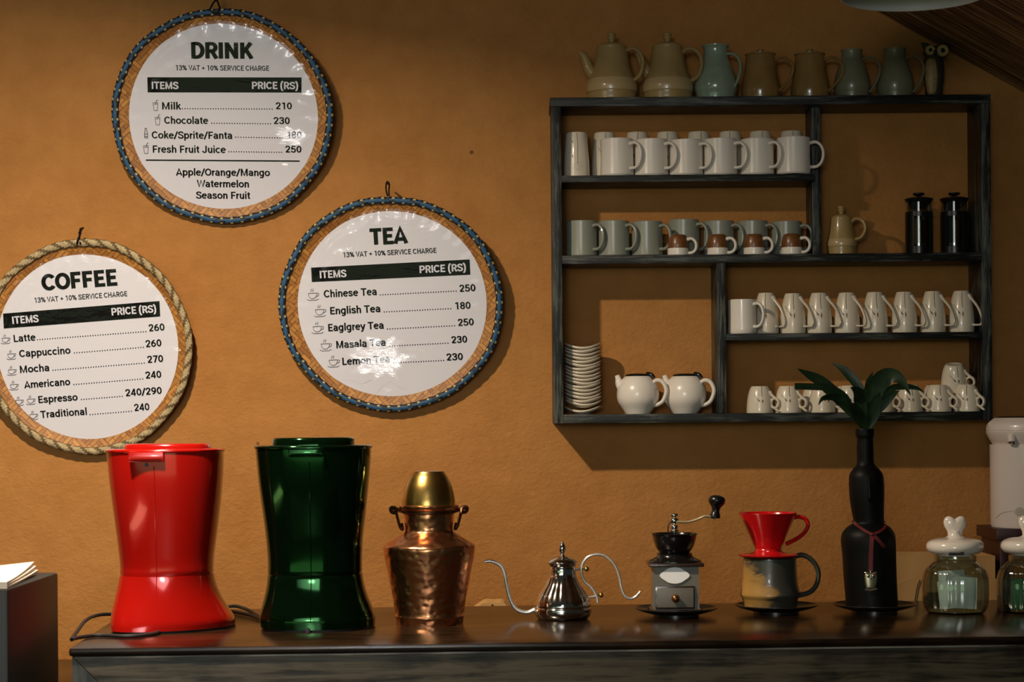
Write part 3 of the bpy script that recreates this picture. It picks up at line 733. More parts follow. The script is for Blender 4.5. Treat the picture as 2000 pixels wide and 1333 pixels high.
ART = [m_cream, m_stem, m_seed, m_petal, m_gold]
# upturned tumblers behind the white mugs
def tumbler(px, y, top, label, first=None):
    p = Pix(px, y, zA1)
    if first: return dup(first, p.loc, R(random.uniform(-12, 12)), label)
    h = p.z(top); rt, rb = p.r(20), p.r(26)
    pr_ = [(rb - 0.004, 0.004), (rb - 0.003, 0), (rb, 0.0005), (rb * 0.985, h * 0.3), ((rb + rt) / 2 * 1.02, h * 0.62), (rt * 1.02, h - 0.003), (rt * 0.97, h), (rt * 0.8, h), (rt * 0.78, h - 0.002), (0, h - 0.002)]
    bm = bmesh.new(); lathe(bm, pr_, 44); stem_art(bm, rfun(pr_), h, 0.8, 0)
    return tag(obj('tumbler', bm, ART, None, loc=p.loc), label, 'tumbler', 'upturned tumblers behind the white mugs')
pT = Pix(1126, -0.085, zA1); h = pT.z(260.5); rt, rb = pT.r(20.5), pT.r(26)
pr_ = [(rb - 0.004, 0.004), (rb - 0.003, 0), (rb, 0.0005), (rb * 0.97, h * 0.3), ((rb + rt) / 2, h * 0.62), (rt * 1.02, h - 0.003), (rt * 0.97, h), (rt * 0.8, h), (0, h - 0.001)]
bm = bmesh.new(); lathe(bm, pr_, 44); rf = rfun(pr_)
paint(bm, rf, [(0.000, h * 0.98), (0.002, h * 0.8), (0.0022, h * 0.6), (0.0022, h * 0.3)], [0.0005, 0.0005, 0.0004], 1)
for i in range(26):
    a = i * 2.4; rr = 0.0125 * sqrt((i + 1) / 26)
    xx, zz = 0.0015 + rr * cos(a) * 1.1, h * 0.23 + rr * sin(a) * 0.95
    paint(bm, rf, [(xx - 0.0008 * cos(a), zz - 0.0008 * sin(a)), (xx, zz), (xx + 0.0008 * cos(a), zz + 0.0008 * sin(a))], [0.0002, 0.0006, 0.0002], 1)
for zz in (0.82, 0.5): paint(bm, rf, [(-0.011, h * zz), (-0.0105, h * (zz - 0.04)), (-0.009, h * (zz - 0.07))], [0.0003, 0.0011, 0.0003], 1)
tag(obj('tumbler', bm, ART, None, loc=pT.loc), 'cream tumbler with speckled dandelion drawing, standing left of the white mugs', 'tumbler')
first = None
for i, x in enumerate((1181, 1245, 1304, 1365, 1426, 1485, 1546)):
    lab = 'cream upturned tumbler behind the white mugs, ' + ('next to the dandelion tumbler' if i == 0 else ORD[i] + ' of seven peeking over' if i < 6 else 'rightmost of seven peeking over')
    o_ = tumbler(x, -0.041, 260.5, lab, first)
    first = first or o_
# brown and white upturned cups
def brown_cup(px, label, first=None):
    p = Pix(px, -0.122, zB1)
    if first: return dup(first, p.loc, R(random.uniform(-8, 4)), label)
    h = p.z(459.3); rb, rt = p.r(20.5), p.r(15)
    root = thing('espresso_cup', label, 'cup', p.loc, group='brown and white upturned cups on the middle shelf')
    bm = bmesh.new(); pr_ = sm([(rb - 0.003, 0.004), (rb - 0.002, 0), (rb - 0.002, 0), (rb, 0.001), (rb, h * 0.32), (rb, h * 0.32), (rb * 0.98, h * 0.34), (rb * 0.97, h * 0.6), (rb * 0.86, h * 0.86), (rt * 1.02, h * 0.97), (rt * 0.9, h), (rt * 0.9, h), (0, h)], 3)
    R_ = lathe(bm, pr_, 40)
    for f_ in bm.faces:
        if f_.calc_center_median().z > h * 0.33: f_.material_index = 1
    obj('cup_body', bm, [m_white, m_brown], root)
    bm = bmesh.new(); c_handle(bm, rb * 0.94, p.r(17), h * 0.10, h * 0.78, 0.0042, R(-14), 1.2); obj('handle', bm, m_white, root)
    return root
fc = None
for i, x in enumerate((1324, 1401.5, 1472.5, 1546)):
    lab = 'small brown cup with white rim, upturned, ' + ['leftmost', 'second from left', 'third from left', 'rightmost'][i] + ' of four before grey mugs'
    fc_ = brown_cup(x, lab, fc); fc = fc or fc_
# tall upturned mugs, right
def tall_mug(px, label, first=None, rz=0, top=572):
    p = Pix(px, -0.086 if px < 1500 else -0.098, zC1)
    if first:
        d_ = dup(first, p.loc, R(rz), label); d_.scale.z = p.z(top) / first['hh']; return d_
    h = p.z(573); rb, rt, rm = p.r(24), p.r(14.5), p.r(25)
    root = thing('tall_mug', label, 'mug', p.loc, group='upturned tall mugs with painted stems'); root['hh'] = h
    pr_ = sm([(rb - 0.003, 0.004), (rb - 0.002, 0), (rb - 0.002, 0), (rb, 0.001), (rm, h * 0.18), (rm * 0.99, h * 0.36), (rm * 0.90, h * 0.62), (rm * 0.74, h * 0.85), (rt * 1.04, h * 0.985), (rt * 0.97, h), (rt * 0.97, h), (rt * 0.7, h), (rt * 0.68, h - 0.001), (0, h - 0.001)], 4)
    bm = bmesh.new(); lathe(bm, pr_, 44); stem_art(bm, rfun(pr_), h, 1.0, 1); obj('mug_body', bm, ART, root)
    bm = bmesh.new(); az = R(-34)
    pts = [(rm * 0.66, 0, h * 0.90), (rm * 0.90, 0, h * 0.80), (rm * 1.42, 0, h * 0.60), (rm * 1.76, 0, h * 0.36), (rm * 1.80, 0, h * 0.24), (rm * 1.68, 0, h * 0.175), (rm * 1.68, 0, h * 0.175), (rm * 1.3, 0, h * 0.172), (rm * 0.97, 0, h * 0.18)]
    tube(bm, rot(pts, az), [0.0055, 0.0036, 0.0030, 0.0030, 0.0030, 0.0030, 0.0027, 0.0027, 0.0036], 10, 4, 1.4, up=rot([(0, 1, 0)], az)[0]); obj('handle', bm, m_cream, root)
    return root
ft = None
tm = [(1496.5, 575, -10), (1548.5, 574, -3), (1600, 573, 0), (1654, 572.5, -12), (1709, 571.5, 0), (1766, 571, -6), (1822, 569.8, -2), (1878, 569, -8)]
for i, (x, tp, rz) in enumerate(tm):
    lab = 'tall upturned cream mug with dark painted stem, ' + (ORD[i] if i < 7 else 'rightmost') + ' of eight in row'
    o_ = tall_mug(x, lab, ft, rz, tp)
    if ft is None: o_.rotation_euler.z = R(rz)
    ft = ft or o_
# espresso cups on the bottom board
def esp_cup(px, y, top, label, first=None, rz=0.0, zb=None, grp='upturned small cups on the lowest shelf'):
    zb = zD1 if zb is None else zb
    p = Pix(px, y, zb)
    if first: return dup(first, p.loc, R(rz), label)
    h = p.z(top); rb, rt = p.r(26), p.r(16)
    root = thing('small_cup', label, 'cup', p.loc, group=grp)
    pr_ = sm([(rb - 0.003, 0.004), (rb - 0.002, 0), (rb - 0.002, 0), (rb, 0.001), (rb * 0.99, h * 0.25), (rb * 0.93, h * 0.55), (rb * 0.80, h * 0.83), (rt * 1.06, h * 0.98), (rt * 0.98, h), (rt * 0.98, h), (rt * 0.72, h), (rt * 0.7, h - 0.001), (0, h - 0.001)], 4)
    bm = bmesh.new(); lathe(bm, pr_, 44); stem_art(bm, rfun(pr_), h, 0.85, 0); obj('cup_body', bm, ART, root)
    bm = bmesh.new(); az = R(-32); up_ = rot([(0, 1, 0)], az)[0]; c0 = Vector((rb * 1.24, 0, h * 0.36)); rr = rb * 0.33
    ring = [c0 + Vector((rr * cos(a) * 0.95, 0, rr * sin(a) * 1.08)) for a in [R(120 - 360 * k / 16) for k in range(17)]]
    tube(bm, rot(ring, az), 0.0034, 8, 0, 1.5, up=up_)
    tube(bm, rot([(rb * 0.80, 0, h * 0.80), (rb * 1.0, 0, h * 0.66), tuple(c0 + Vector((rr * 0.75, 0, rr * 0.62)))], az), [0.0052, 0.0036, 0.0034], 8, 4, 1.4, up=up_)
    tube(bm, rot([tuple(c0 + Vector((-rr * 0.1, 0, -rr * 1.05))), (rb * 1.42, 0, h * 0.10), (rb * 1.60, 0, h * 0.05)], az), [0.0036, 0.003, 0.0016], 8, 4, 1.3, up=up_)
    tube(bm, rot([(rb * 0.94, 0, h * 0.52), (rb * 0.98, 0, h * 0.44)], az), 0.004, 8, 0, 1.3, up=up_)
    obj('ring_handle', bm, m_cream, root)
    return root
fe = None
for i, x in enumerate((1484, 1539, 1605.5, 1660, 1722, 1776, 1832, 1888)):
    lab = 'small upturned cream cup with ring handle, front row on lowest shelf, ' + (ORD[i] if i < 7 else 'rightmost')
    o_ = esp_cup(x, -0.118, 755, lab, fe, [0, -4, 14, 6, -6, 0, -4, -16][i])
    fe = fe or o_
for x, lab in ((1590, 'behind third front cup from left'), (1654, 'behind the plant leaves, left of centre'), (1771, 'behind sixth front cup from left'), (1826, 'behind seventh front cup, under the perched one')):
    esp_cup(x, -0.052, 755, 'small upturned cream cup in the back row, ' + lab, fe, 14)
o_ = esp_cup(1867, -0.105, 755, 'small cream cup perched tilted on top of the upturned cup row', fe, 4, zb=zD1)
o_.location.z = zD1 + (P(1867, 763, -0.105).z - zD1) + 0.001; o_.rotation_euler = (R(14), R(-4), R(2)); o_.location.y = -0.088

# saucer stack
p = Pix(1138, -0.075, zD1); gz = 'saucers stacked at the left of the shelf'
NSAU = 18; z_bot, z_top = 0.012, p.z(683); stp = (z_top - z_bot) / (NSAU - 1)
def saucer_mesh(low=False):
    bm = bmesh.new(); r = p.r(35.5)
    lathe(bm, sm([(0, -0.003), (r * 0.40, -0.0032), (r * 0.42, -0.0045), (r * 0.48, -0.0045), (r * 0.52, -0.0030), (r * 0.80, -0.0022), (r * 0.95, -0.0006), (r * 1.0, 0.0018), (r * 1.005, 0.0036), (r * 0.98, 0.0048), (r * 0.94, 0.0044), (r * 0.75, 0.0024), (r * 0.4, 0.0010), (0, 0.0008)], 3), 52)
    for v in bm.verts: v.co.z += 0.0125 * (v.co.x / r) ** 2
    return bm
base = None; NTH = ['topmost', 'second', 'third', 'fourth', 'fifth', 'sixth', 'seventh', 'eighth', 'ninth', 'tenth', 'eleventh', 'twelfth', 'thirteenth', 'fourteenth', 'fifteenth', 'sixteenth', 'seventeenth', 'lowest']
for k in range(NSAU):
    lab = 'cream curved saucer in the tall stack, ' + (NTH[k] + ' from the top' if 0 < k < NSAU - 1 else NTH[k] + ' of the stack')
    zz = zD1 + z_bot + stp * (NSAU - 1 - k) - (0.007 if k == NSAU - 1 else 0)
    loc = (p.X + random.uniform(-0.0012, 0.0012), p.y + random.uniform(-0.001, 0.001), zz)
    if base is None:
        base = tag(obj('saucer', saucer_mesh(), m_cream, None, loc=loc), lab, 'saucer', gz)
    else:
        c_ = base.copy(); COL.objects.link(c_); c_.location = loc; c_['label'] = lab
        c_.rotation_euler = (0, R(random.uniform(-0.7, 0.7)), R(random.uniform(-8, 8)))

# white teapots
def teapot(px, label):
    p = Pix(px, -0.085, zD1)
    root = thing('teapot', label, 'teapot', p.loc, group='white teapots on the lowest shelf')
    D = px - 1245
    pr_ = sm([(0, 0.001), (p.r(22), 0.001), (p.r(24), 0), (p.r(24), 0), (p.r(30), p.z(800)), (p.r(39), p.z(786)), (p.r(41.5), p.z(773)), (p.r(39.5), p.z(757)), (p.r(32.5), p.z(743)), (p.r(27), p.z(737)), (p.r(25), p.z(735.5)), (p.r(25), p.z(735.5)), (p.r(23), p.z(737)), (p.r(22), p.z(745)), (0, p.z(748))], 5)
    bm = bmesh.new(); lathe(bm, pr_, 56); obj('pot_body', bm, m_white, root)
    bm = bmesh.new(); tube(bm, [Vector((p.x(1222 + D), 0, p.z(768))), Vector((p.x(1210 + D), 0, p.z(752))), Vector((p.x(1207 + D), 0, p.z(741))), Vector((p.x(1204.5 + D), 0, p.z(733)))], [p.r(12), p.r(8.5), p.r(6), p.r(4.6)], 16, 5); obj('spout', bm, m_white, root)
    bm = bmesh.new(); tube(bm, [Vector((p.x(a + D), yo, p.z(b))) for a, b, yo in ((1271, 751, -0.016), (1281, 744, -0.024), (1292, 748, -0.030), (1298.5, 764, -0.034), (1293, 783, -0.030), (1283, 791, -0.022), (1272, 793, -0.013))], p.r(4.2), 12, 5, 1.25); obj('handle', bm, m_white, root)
    bm = bmesh.new(); lathe(bm, sm([(p.r(24.2), p.z(736)), (p.r(24), p.z(733)), (p.r(18), p.z(730.5)), (0, p.z(729.5))], 3), 36)
    tube(bm, [Vector((p.x(1262 + D), -0.012, p.z(731))), Vector((p.x(1270 + D), -0.020, p.z(733))), Vector((p.x(1275 + D), -0.022, p.z(740)))], p.r(4.2), 10, 4, 0.7); obj('steel_lid', bm, m_bplastic, root)
    return root
teapot(1246, 'round cream teapot with dark flat lid, nearer the saucer stack'); teapot(1338.5, 'round cream teapot with dark flat lid, beside the shelf divider')

# tan coffee pots
def coffee_pot(xc, y, zb, tw, bw, ytop, yknob, ysh, ybot, hand, spout, label, k=1.0):
    p = Pix(xc, y, zb)
    root = thing('coffee_pot', label, 'coffee pot', p.loc)
    zf = p.z(ybot)
    pr_ = sm([(p.r(tw) * 0.8, p.z(ytop) - 0.006), (p.r(tw) * 0.9, p.z(ytop) - 0.0005), (p.r(tw) * 0.97, p.z(ytop)), (p.r(tw), p.z(ytop) - 0.002), (p.r(tw) * 1.02, p.z(ytop + 10 * k)), (p.r(tw + (bw - tw) * 0.30), p.z(ytop + (ysh - ytop) * 0.62)), (p.r(bw) * 0.93, p.z(ysh)), (p.r(bw) * 0.93, p.z(ysh)), (p.r(bw), p.z(ysh + (ybot - ysh) * 0.5)), (p.r(bw) * 0.99, zf), (p.r(bw) * 0.96, zf - 0.002), (p.r(bw) * 0.95, 0.001), (p.r(bw) * 0.9, 0), (0, 0)], 5)
    bm = bmesh.new(); lathe(bm, pr_, 52)
    zs = p.z(ysh)
    for f_ in bm.faces:
        zc = f_.calc_center_median().z
        if zf < zc < zs: f_.material_index = 1
    obj('pot_body', bm, [m_tan, m_tanl], root)
    bm = bmesh.new(); kz0, kz1 = p.z(ytop), p.z(yknob); hk = kz1 - kz0
    lathe(bm, sm([(p.r(tw) * 0.86, kz0 - 0.005), (p.r(tw) * 0.82, kz0 + hk * 0.08), (p.r(tw) * 0.45, kz0 + hk * 0.26), (p.r(5.5 * k), kz0 + hk * 0.34), (p.r(6 * k), kz0 + hk * 0.5), (p.r(8 * k), kz0 + hk * 0.66), (p.r(7 * k), kz0 + hk * 0.76), (p.r(9 * k), kz0 + hk * 0.88), (p.r(7 * k), kz0 + hk), (0, kz0 + hk)], 4), 32); obj('lid', bm, m_tan, root)
    bm = bmesh.new(); tube(bm, [Vector((p.x(a), -0.006 - 0.75 * max(0, p.x(a) - p.x(hand[-1][0] - 4)), p.z(b))) for i, (a, b) in enumerate(hand)], p.r(4.2 * k), 12, 5, 1.3); obj('handle', bm, m_tan, root)
    if spout:
        bm = bmesh.new(); tube(bm, [Vector((p.x(a), 0, p.z(b))) for a, b, _ in spout], [p.r(c) for _, _, c in spout], 14, 5); obj('spout', bm, m_tan, root)
    return root
coffee_pot(1195, -0.085, zt1, 30, 50, 91, 65, 157, 181, [(1214, 110), (1224, 100), (1238, 99), (1250, 111), (1254, 130), (1249, 150), (1239, 159), (1224, 160)],
    [(1166, 152, 13), (1153, 138, 11), (1146, 122, 9), (1141, 110, 8), (1134, 102, 6)], 'tan lidded coffee pot at the far left end on shelf top')
coffee_pot(1304, -0.085, zt1, 30, 50, 90, 65, 157, 181, [(1329, 109), (1339, 99), (1352, 99), (1364, 111), (1368, 130), (1363, 150), (1353, 159), (1340, 160)],
    [(1275, 152, 13), (1262, 138, 11), (1255, 122, 9), (1251, 110, 8), (1245, 102, 6)], 'tan lidded coffee pot on shelf top, beside the pale green jug')
coffee_pot(1643.5, -0.075, zB1, 21, 29.5, 425, 403, 468, 482, [(1661, 437), (1667, 430), (1675, 429.5), (1683, 437), (1686, 450), (1681, 463), (1674, 468), (1665, 469)],
    None, 'small tan lidded coffee pot alone in the middle right compartment', 0.85)

# jugs on top
def jug(xc, y, m, prof, hand, hr, label, inner=True):
    p = Pix(xc, y, zt1); root = thing('jug', label, 'jug', p.loc)
    pts = p.pr(prof, False); pts.append((pts[-1][0] * 0.97, 0.0)); pts.append((0, 0.0))
    top = pts[0]; ins = [(pts[2][0] * 0.82, pts[3][1]), (top[0] * 0.88, top[1] - 0.004)]
    bm = bmesh.new(); lathe(bm, [(0, pts[3][1])] + ins + sm(pts[:-2], 5) + pts[-2:], 52); obj('jug_body', bm, m, root)
    bm = bmesh.new(); tube(bm, [Vector((p.x(a), -0.004 - 0.75 * max(0, p.x(a) - p.x(hand[0][0])), p.z(b))) for a, b in hand], hr, 12, 5, 1.4); obj('handle', bm, m, root)
    return root
jug(1398, -0.085, m_celadon, [(27, 90), (26.5, 92), (23.5, 97), (23, 108), (25, 116), (34, 138), (41, 160), (42, 174), (39, 186)], [(1408, 111), (1416, 108), (1428, 108.5), (1438, 117), (1443, 135), (1439, 158), (1428, 182)], 0.0035, 'pale green celadon jug on shelf top')
jug(1664, -0.085, m_olive, [(21.5, 98), (21, 99.5), (20, 104), (20.5, 116), (24, 124), (31, 145), (35, 163), (35, 174), (33, 184)], [(1679, 121), (1688, 116), (1700, 117), (1711, 128), (1713.5, 143), (1708, 163), (1696, 183)], 0.003, 'olive grey jug on shelf top, left one of the open pair')
jug(1748, -0.085, m_olive, [(22.5, 96), (22, 98), (21, 103), (21.5, 114), (25, 123), (32, 144), (36, 162), (36, 173), (34, 184)], [(1763, 119), (1772, 113.5), (1784, 113), (1795, 125), (1798, 142), (1793, 163), (1780, 183)], 0.003, 'olive grey jug on shelf top, next to the owl figurine')
def lidded(xc, hand, knobm, label):
    p = Pix(xc, -0.085, zt1); root = thing('lidded_mug', label, 'lidded mug', p.loc, group='amber lidded mugs on shelf top')
    bm = bmesh.new(); pts = p.pr([(28, 109), (28.5, 112), (31, 135), (35, 158), (37.5, 176), (37.5, 184)], False)
    lathe(bm, sm(pts, 4) + [(pts[-1][0] * 0.95, 0), (0, 0)], 48); obj('mug_body', bm, m_amber, root)
    bm = bmesh.new(); lathe(bm, sm(p.pr([(28, 110), (30, 108), (29, 105.5), (14, 103), (6, 102.5), (7, 99.5), (6, 97), (0, 96.5)], False), 3), 40); obj('lid', bm, m_amber, root)
    bm = bmesh.new(); tube(bm, [Vector((p.x(a), -0.004 - 0.75 * max(0, p.x(a) - p.x(hand[0][0])), p.z(b))) for a, b in hand], 0.0038, 12, 5, 1.3); obj('handle', bm, m_amber, root)
lidded(1485.5, [(1511, 121), (1519, 116), (1530, 116), (1541, 126), (1545, 140), (1540, 157), (1530, 170), (1518, 182)], m_bplastic, 'amber brown lidded mug on shelf top, next to the celadon jug')
lidded(1582, [(1607, 121), (1615, 116), (1626, 116), (1637, 126), (1642, 140), (1637, 157), (1627, 170), (1614, 182)], m_amber, 'amber brown lidded mug on shelf top, next to an olive grey jug')
# owl figurine
p = Pix(1824, -0.085, zt1); root = thing('owl_figurine', 'carved wooden owl figurine with big round eyes on shelf top', 'figurine', p.loc)
bm = bmesh.new(); lathe(bm, sm(p.pr([(0, 96), (12, 98), (17, 112), (20, 130), (20, 150), (17, 172), (17, 183)], False), 4) + [(p.r(17), 0), (0, 0)], 32, sy=0.85); obj('body', bm, m_owlback, root)
bm = bmesh.new(); lathe(bm, sm(p.pr([(0, 114), (9, 118), (13, 130), (14, 150), (11, 172), (8, 184), (0, 188)], False), 4), 28, c=(p.r(-6), -p.r(9), 0), sy=0.75); obj('belly', bm, m_owl, root)
bm = bmesh.new(); lathe(bm, sm(p.pr([(0, 90), (16, 91.5), (23, 97), (24, 105), (19, 113), (10, 117), (0, 118)], False), 4), 32, c=(p.r(4), 0, 0), sy=0.7)
for sx in (-1, 1): tube(bm, [(p.r(4 + sx * 14), 0, p.z(95)), (p.r(4 + sx * 21), 0, p.z(89)), (p.r(4 + sx * 28), 0, p.z(84))], [p.r(8), p.r(6), p.r(1.5)], 10, 3)
hd = obj('head', bm, m_owlback, root)
for ex, ez, er in ((1814, 101, 9.5), (1838, 102, 11.5)):
    bm = bmesh.new(); lathe(bm, [(p.r(er), 0.0), (p.r(er), 0.006), (p.r(er * 0.9), 0.008), (p.r(er * 0.4), 0.0075), (p.r(er * 0.38), 0.0075)], 24)
    lathe(bm, [(p.r(er * 0.4), 0.0074), (p.r(er * 0.32), 0.009), (0, 0.0095)], 16, mat=1)
    bmesh.ops.rotate(bm, verts=bm.verts, matrix=Matrix.Rotation(R(90), 3, 'X')); bmesh.ops.translate(bm, verts=bm.verts, vec=(p.x(ex), -p.r(13), p.z(ez))); obj('eye', bm, [m_eye, m_bplastic], hd)
bm = bmesh.new(); tube(bm, [(p.x(1823), -p.r(16), p.z(102)), (p.x(1822.5), -p.r(22), p.z(107)), (p.x(1822), -p.r(20), p.z(112))], [p.r(3), p.r(4), p.r(1)], 8, 3); obj('beak', bm, m_bplastic, hd)

# french presses
def press(xc, label, first=None):
    p = Pix(xc, -0.075, zB1)
    if first: return dup(first, p.loc, R(-14), label)
    root = thing('french_press', label, 'french press', p.loc, group='black french presses')
    bm = bmesh.new(); lathe(bm, sm(p.pr([(0, 377), (10, 377.3), (11.5, 379.5), (9, 382), (4, 384), (4, 387)], False), 3) + sm(p.pr([(4, 387), (20, 387), (27.5, 389), (27, 392), (22, 399), (16, 406), (13, 409), (0, 409)], False), 3), 40); obj('lid', bm, m_bplastic, root)
    bm = bmesh.new(); lathe(bm, [(p.r(24.5), 0.006), (p.r(24.5), p.z(396)), (p.r(23.3), p.z(396)), (p.r(23.3), 0.008), (0, 0.008)], 40); obj('glass_beaker', bm, m_glass, root)
    bm = bmesh.new(); ro, ri = p.r(26.5), p.r(24.9)
    for za, zb_ in ((0.0, 0.020), (p.z(424), p.z(415))): lathe(bm, [(ri, za), (ro, za), (ro, zb_), (ri, zb_), (ri, za)], 48)
    for a0 in (-90 + 62, -90 - 62, 90 - 50, 90 + 50):
        A = [R(a0 + k) for k in range(-30, 31, 6)]
        for zlo, zhi in ((0.016, p.z(420)),):
            vs_ = [[bm.verts.new((rr * cos(a), rr * sin(a), z)) for a in A] for rr, z in ((ro, zlo), (ro, zhi), (ri, zhi), (ri, zlo))]
            for q in range(4):
                for k in range(len(A) - 1): bm.faces.new((vs_[q][k], vs_[q][k + 1], vs_[(q + 1) % 4][k + 1], vs_[(q + 1) % 4][k]))
    lathe(bm, [(0, 0.001), (ro, 0.001), (ro, 0.006), (0, 0.006)], 40)
    obj('frame', bm, m_bplastic, root)
    bm = bmesh.new(); tube(bm, [(0, 0, p.z(408)), (0, 0, 0.028)], p.r(1.6), 10); lathe(bm, [(0, 0.022), (p.r(22), 0.022), (p.r(22), 0.028), (p.r(4), 0.030), (0, 0.03)], 32); lathe(bm, [(p.r(4), p.z(400)), (p.r(5), p.z(398)), (p.r(4), p.z(392))], 16); obj('plunger', bm, m_chrome, root)
    bm = bmesh.new(); tube(bm, [(p.r(25), 0, p.z(420)), (p.r(40), 0, p.z(420)), (p.r(43), 0, p.z(430)), (p.r(42), 0, p.z(465)), (p.r(36), 0, p.z(478)), (p.r(25), 0, p.z(480))], p.r(4), 10, 5, 1.3); h_ = obj('handle', bm, m_bplastic, root)
    h_.rotation_euler.z = R(55)
    return root
fp = press(1795, 'small black french press, left of the two in upper right compartment'); press(1864, 'small black french press, right one against the shelf side', fp)

# ------------------------------------------------------------------ bar counter
ZC = EYE - 0.415
cl, cr = onz(140, 1267, ZC), onz(2000, 1243, ZC)
dirc = (cr - cl); yaw = atan2(dirc.y, dirc.x); Lc = dirc.length + 0.25
ct = thing('bar_counter', 'long dark wooden bar counter with glossy top and panelled front', 'counter', (cl.x, cl.y, 0), yaw)
DEP = 0.74
bm = bmesh.new(); box(bm, (-0.006, 0.0, ZC - 0.016), (Lc, DEP, ZC), 0.006); obj('counter_top', bm, m_top, ct)
bm = bmesh.new(); box(bm, (0.004, 0.020, 0.0), (Lc - 0.01, DEP - 0.02, ZC - 0.0165)); obj('carcass', bm, m_front, ct)
bm = bmesh.new(); wst = 0.085; zt_ = ZC - 0.0165
prism(bm, [(0.0, 0.06), (wst, 0.06 + wst), (wst, zt_ - wst), (0.0, zt_)], 0.004, 0.0195); obj('front_stile', bm, m_frontv, ct, smooth=0)
bm = bmesh.new(); prism(bm, [(0.002, zt_), (wst + 0.002, zt_ - wst), (Lc - 0.02, zt_ - wst), (Lc - 0.02, zt_)], 0.004, 0.0195); obj('front_rail', bm, m_front, ct, smooth=0)
bm = bmesh.new(); box(bm, (wst + 0.002, 0.010, 0.12), (Lc - 0.02, 0.0195, zt_ - wst - 0.003), 0.002); obj('front_panel', bm, m_front, ct)
bm = bmesh.new(); box(bm, (0.004, 0.0015, zt_ - 0.0032), (Lc - 0.02, 0.0038, zt_ + 0.0002), 0.0006); obj('edge_strip', bm, wood('worn pale edge wood', (0.05, 0.045, 0.035), (0.34, 0.32, 0.27), 'X', 0.4, 0.44, 0.4), ct)
# low service counter behind the bar
bm = bmesh.new(); ZK = 0.86
bk = thing('service_counter', 'low dark service counter hidden along the wall behind the bar', 'counter', (0.3, -0.27, 0))
box(bm, (-2.2, -0.23, ZK - 0.03), (1.5, 0.255, ZK), 0.003); obj('counter_top', bm, m_top, bk)
bm = bmesh.new(); box(bm, (-2.15, -0.20, 0), (1.48, 0.255, ZK - 0.031)); obj('carcass', bm, m_front, bk)

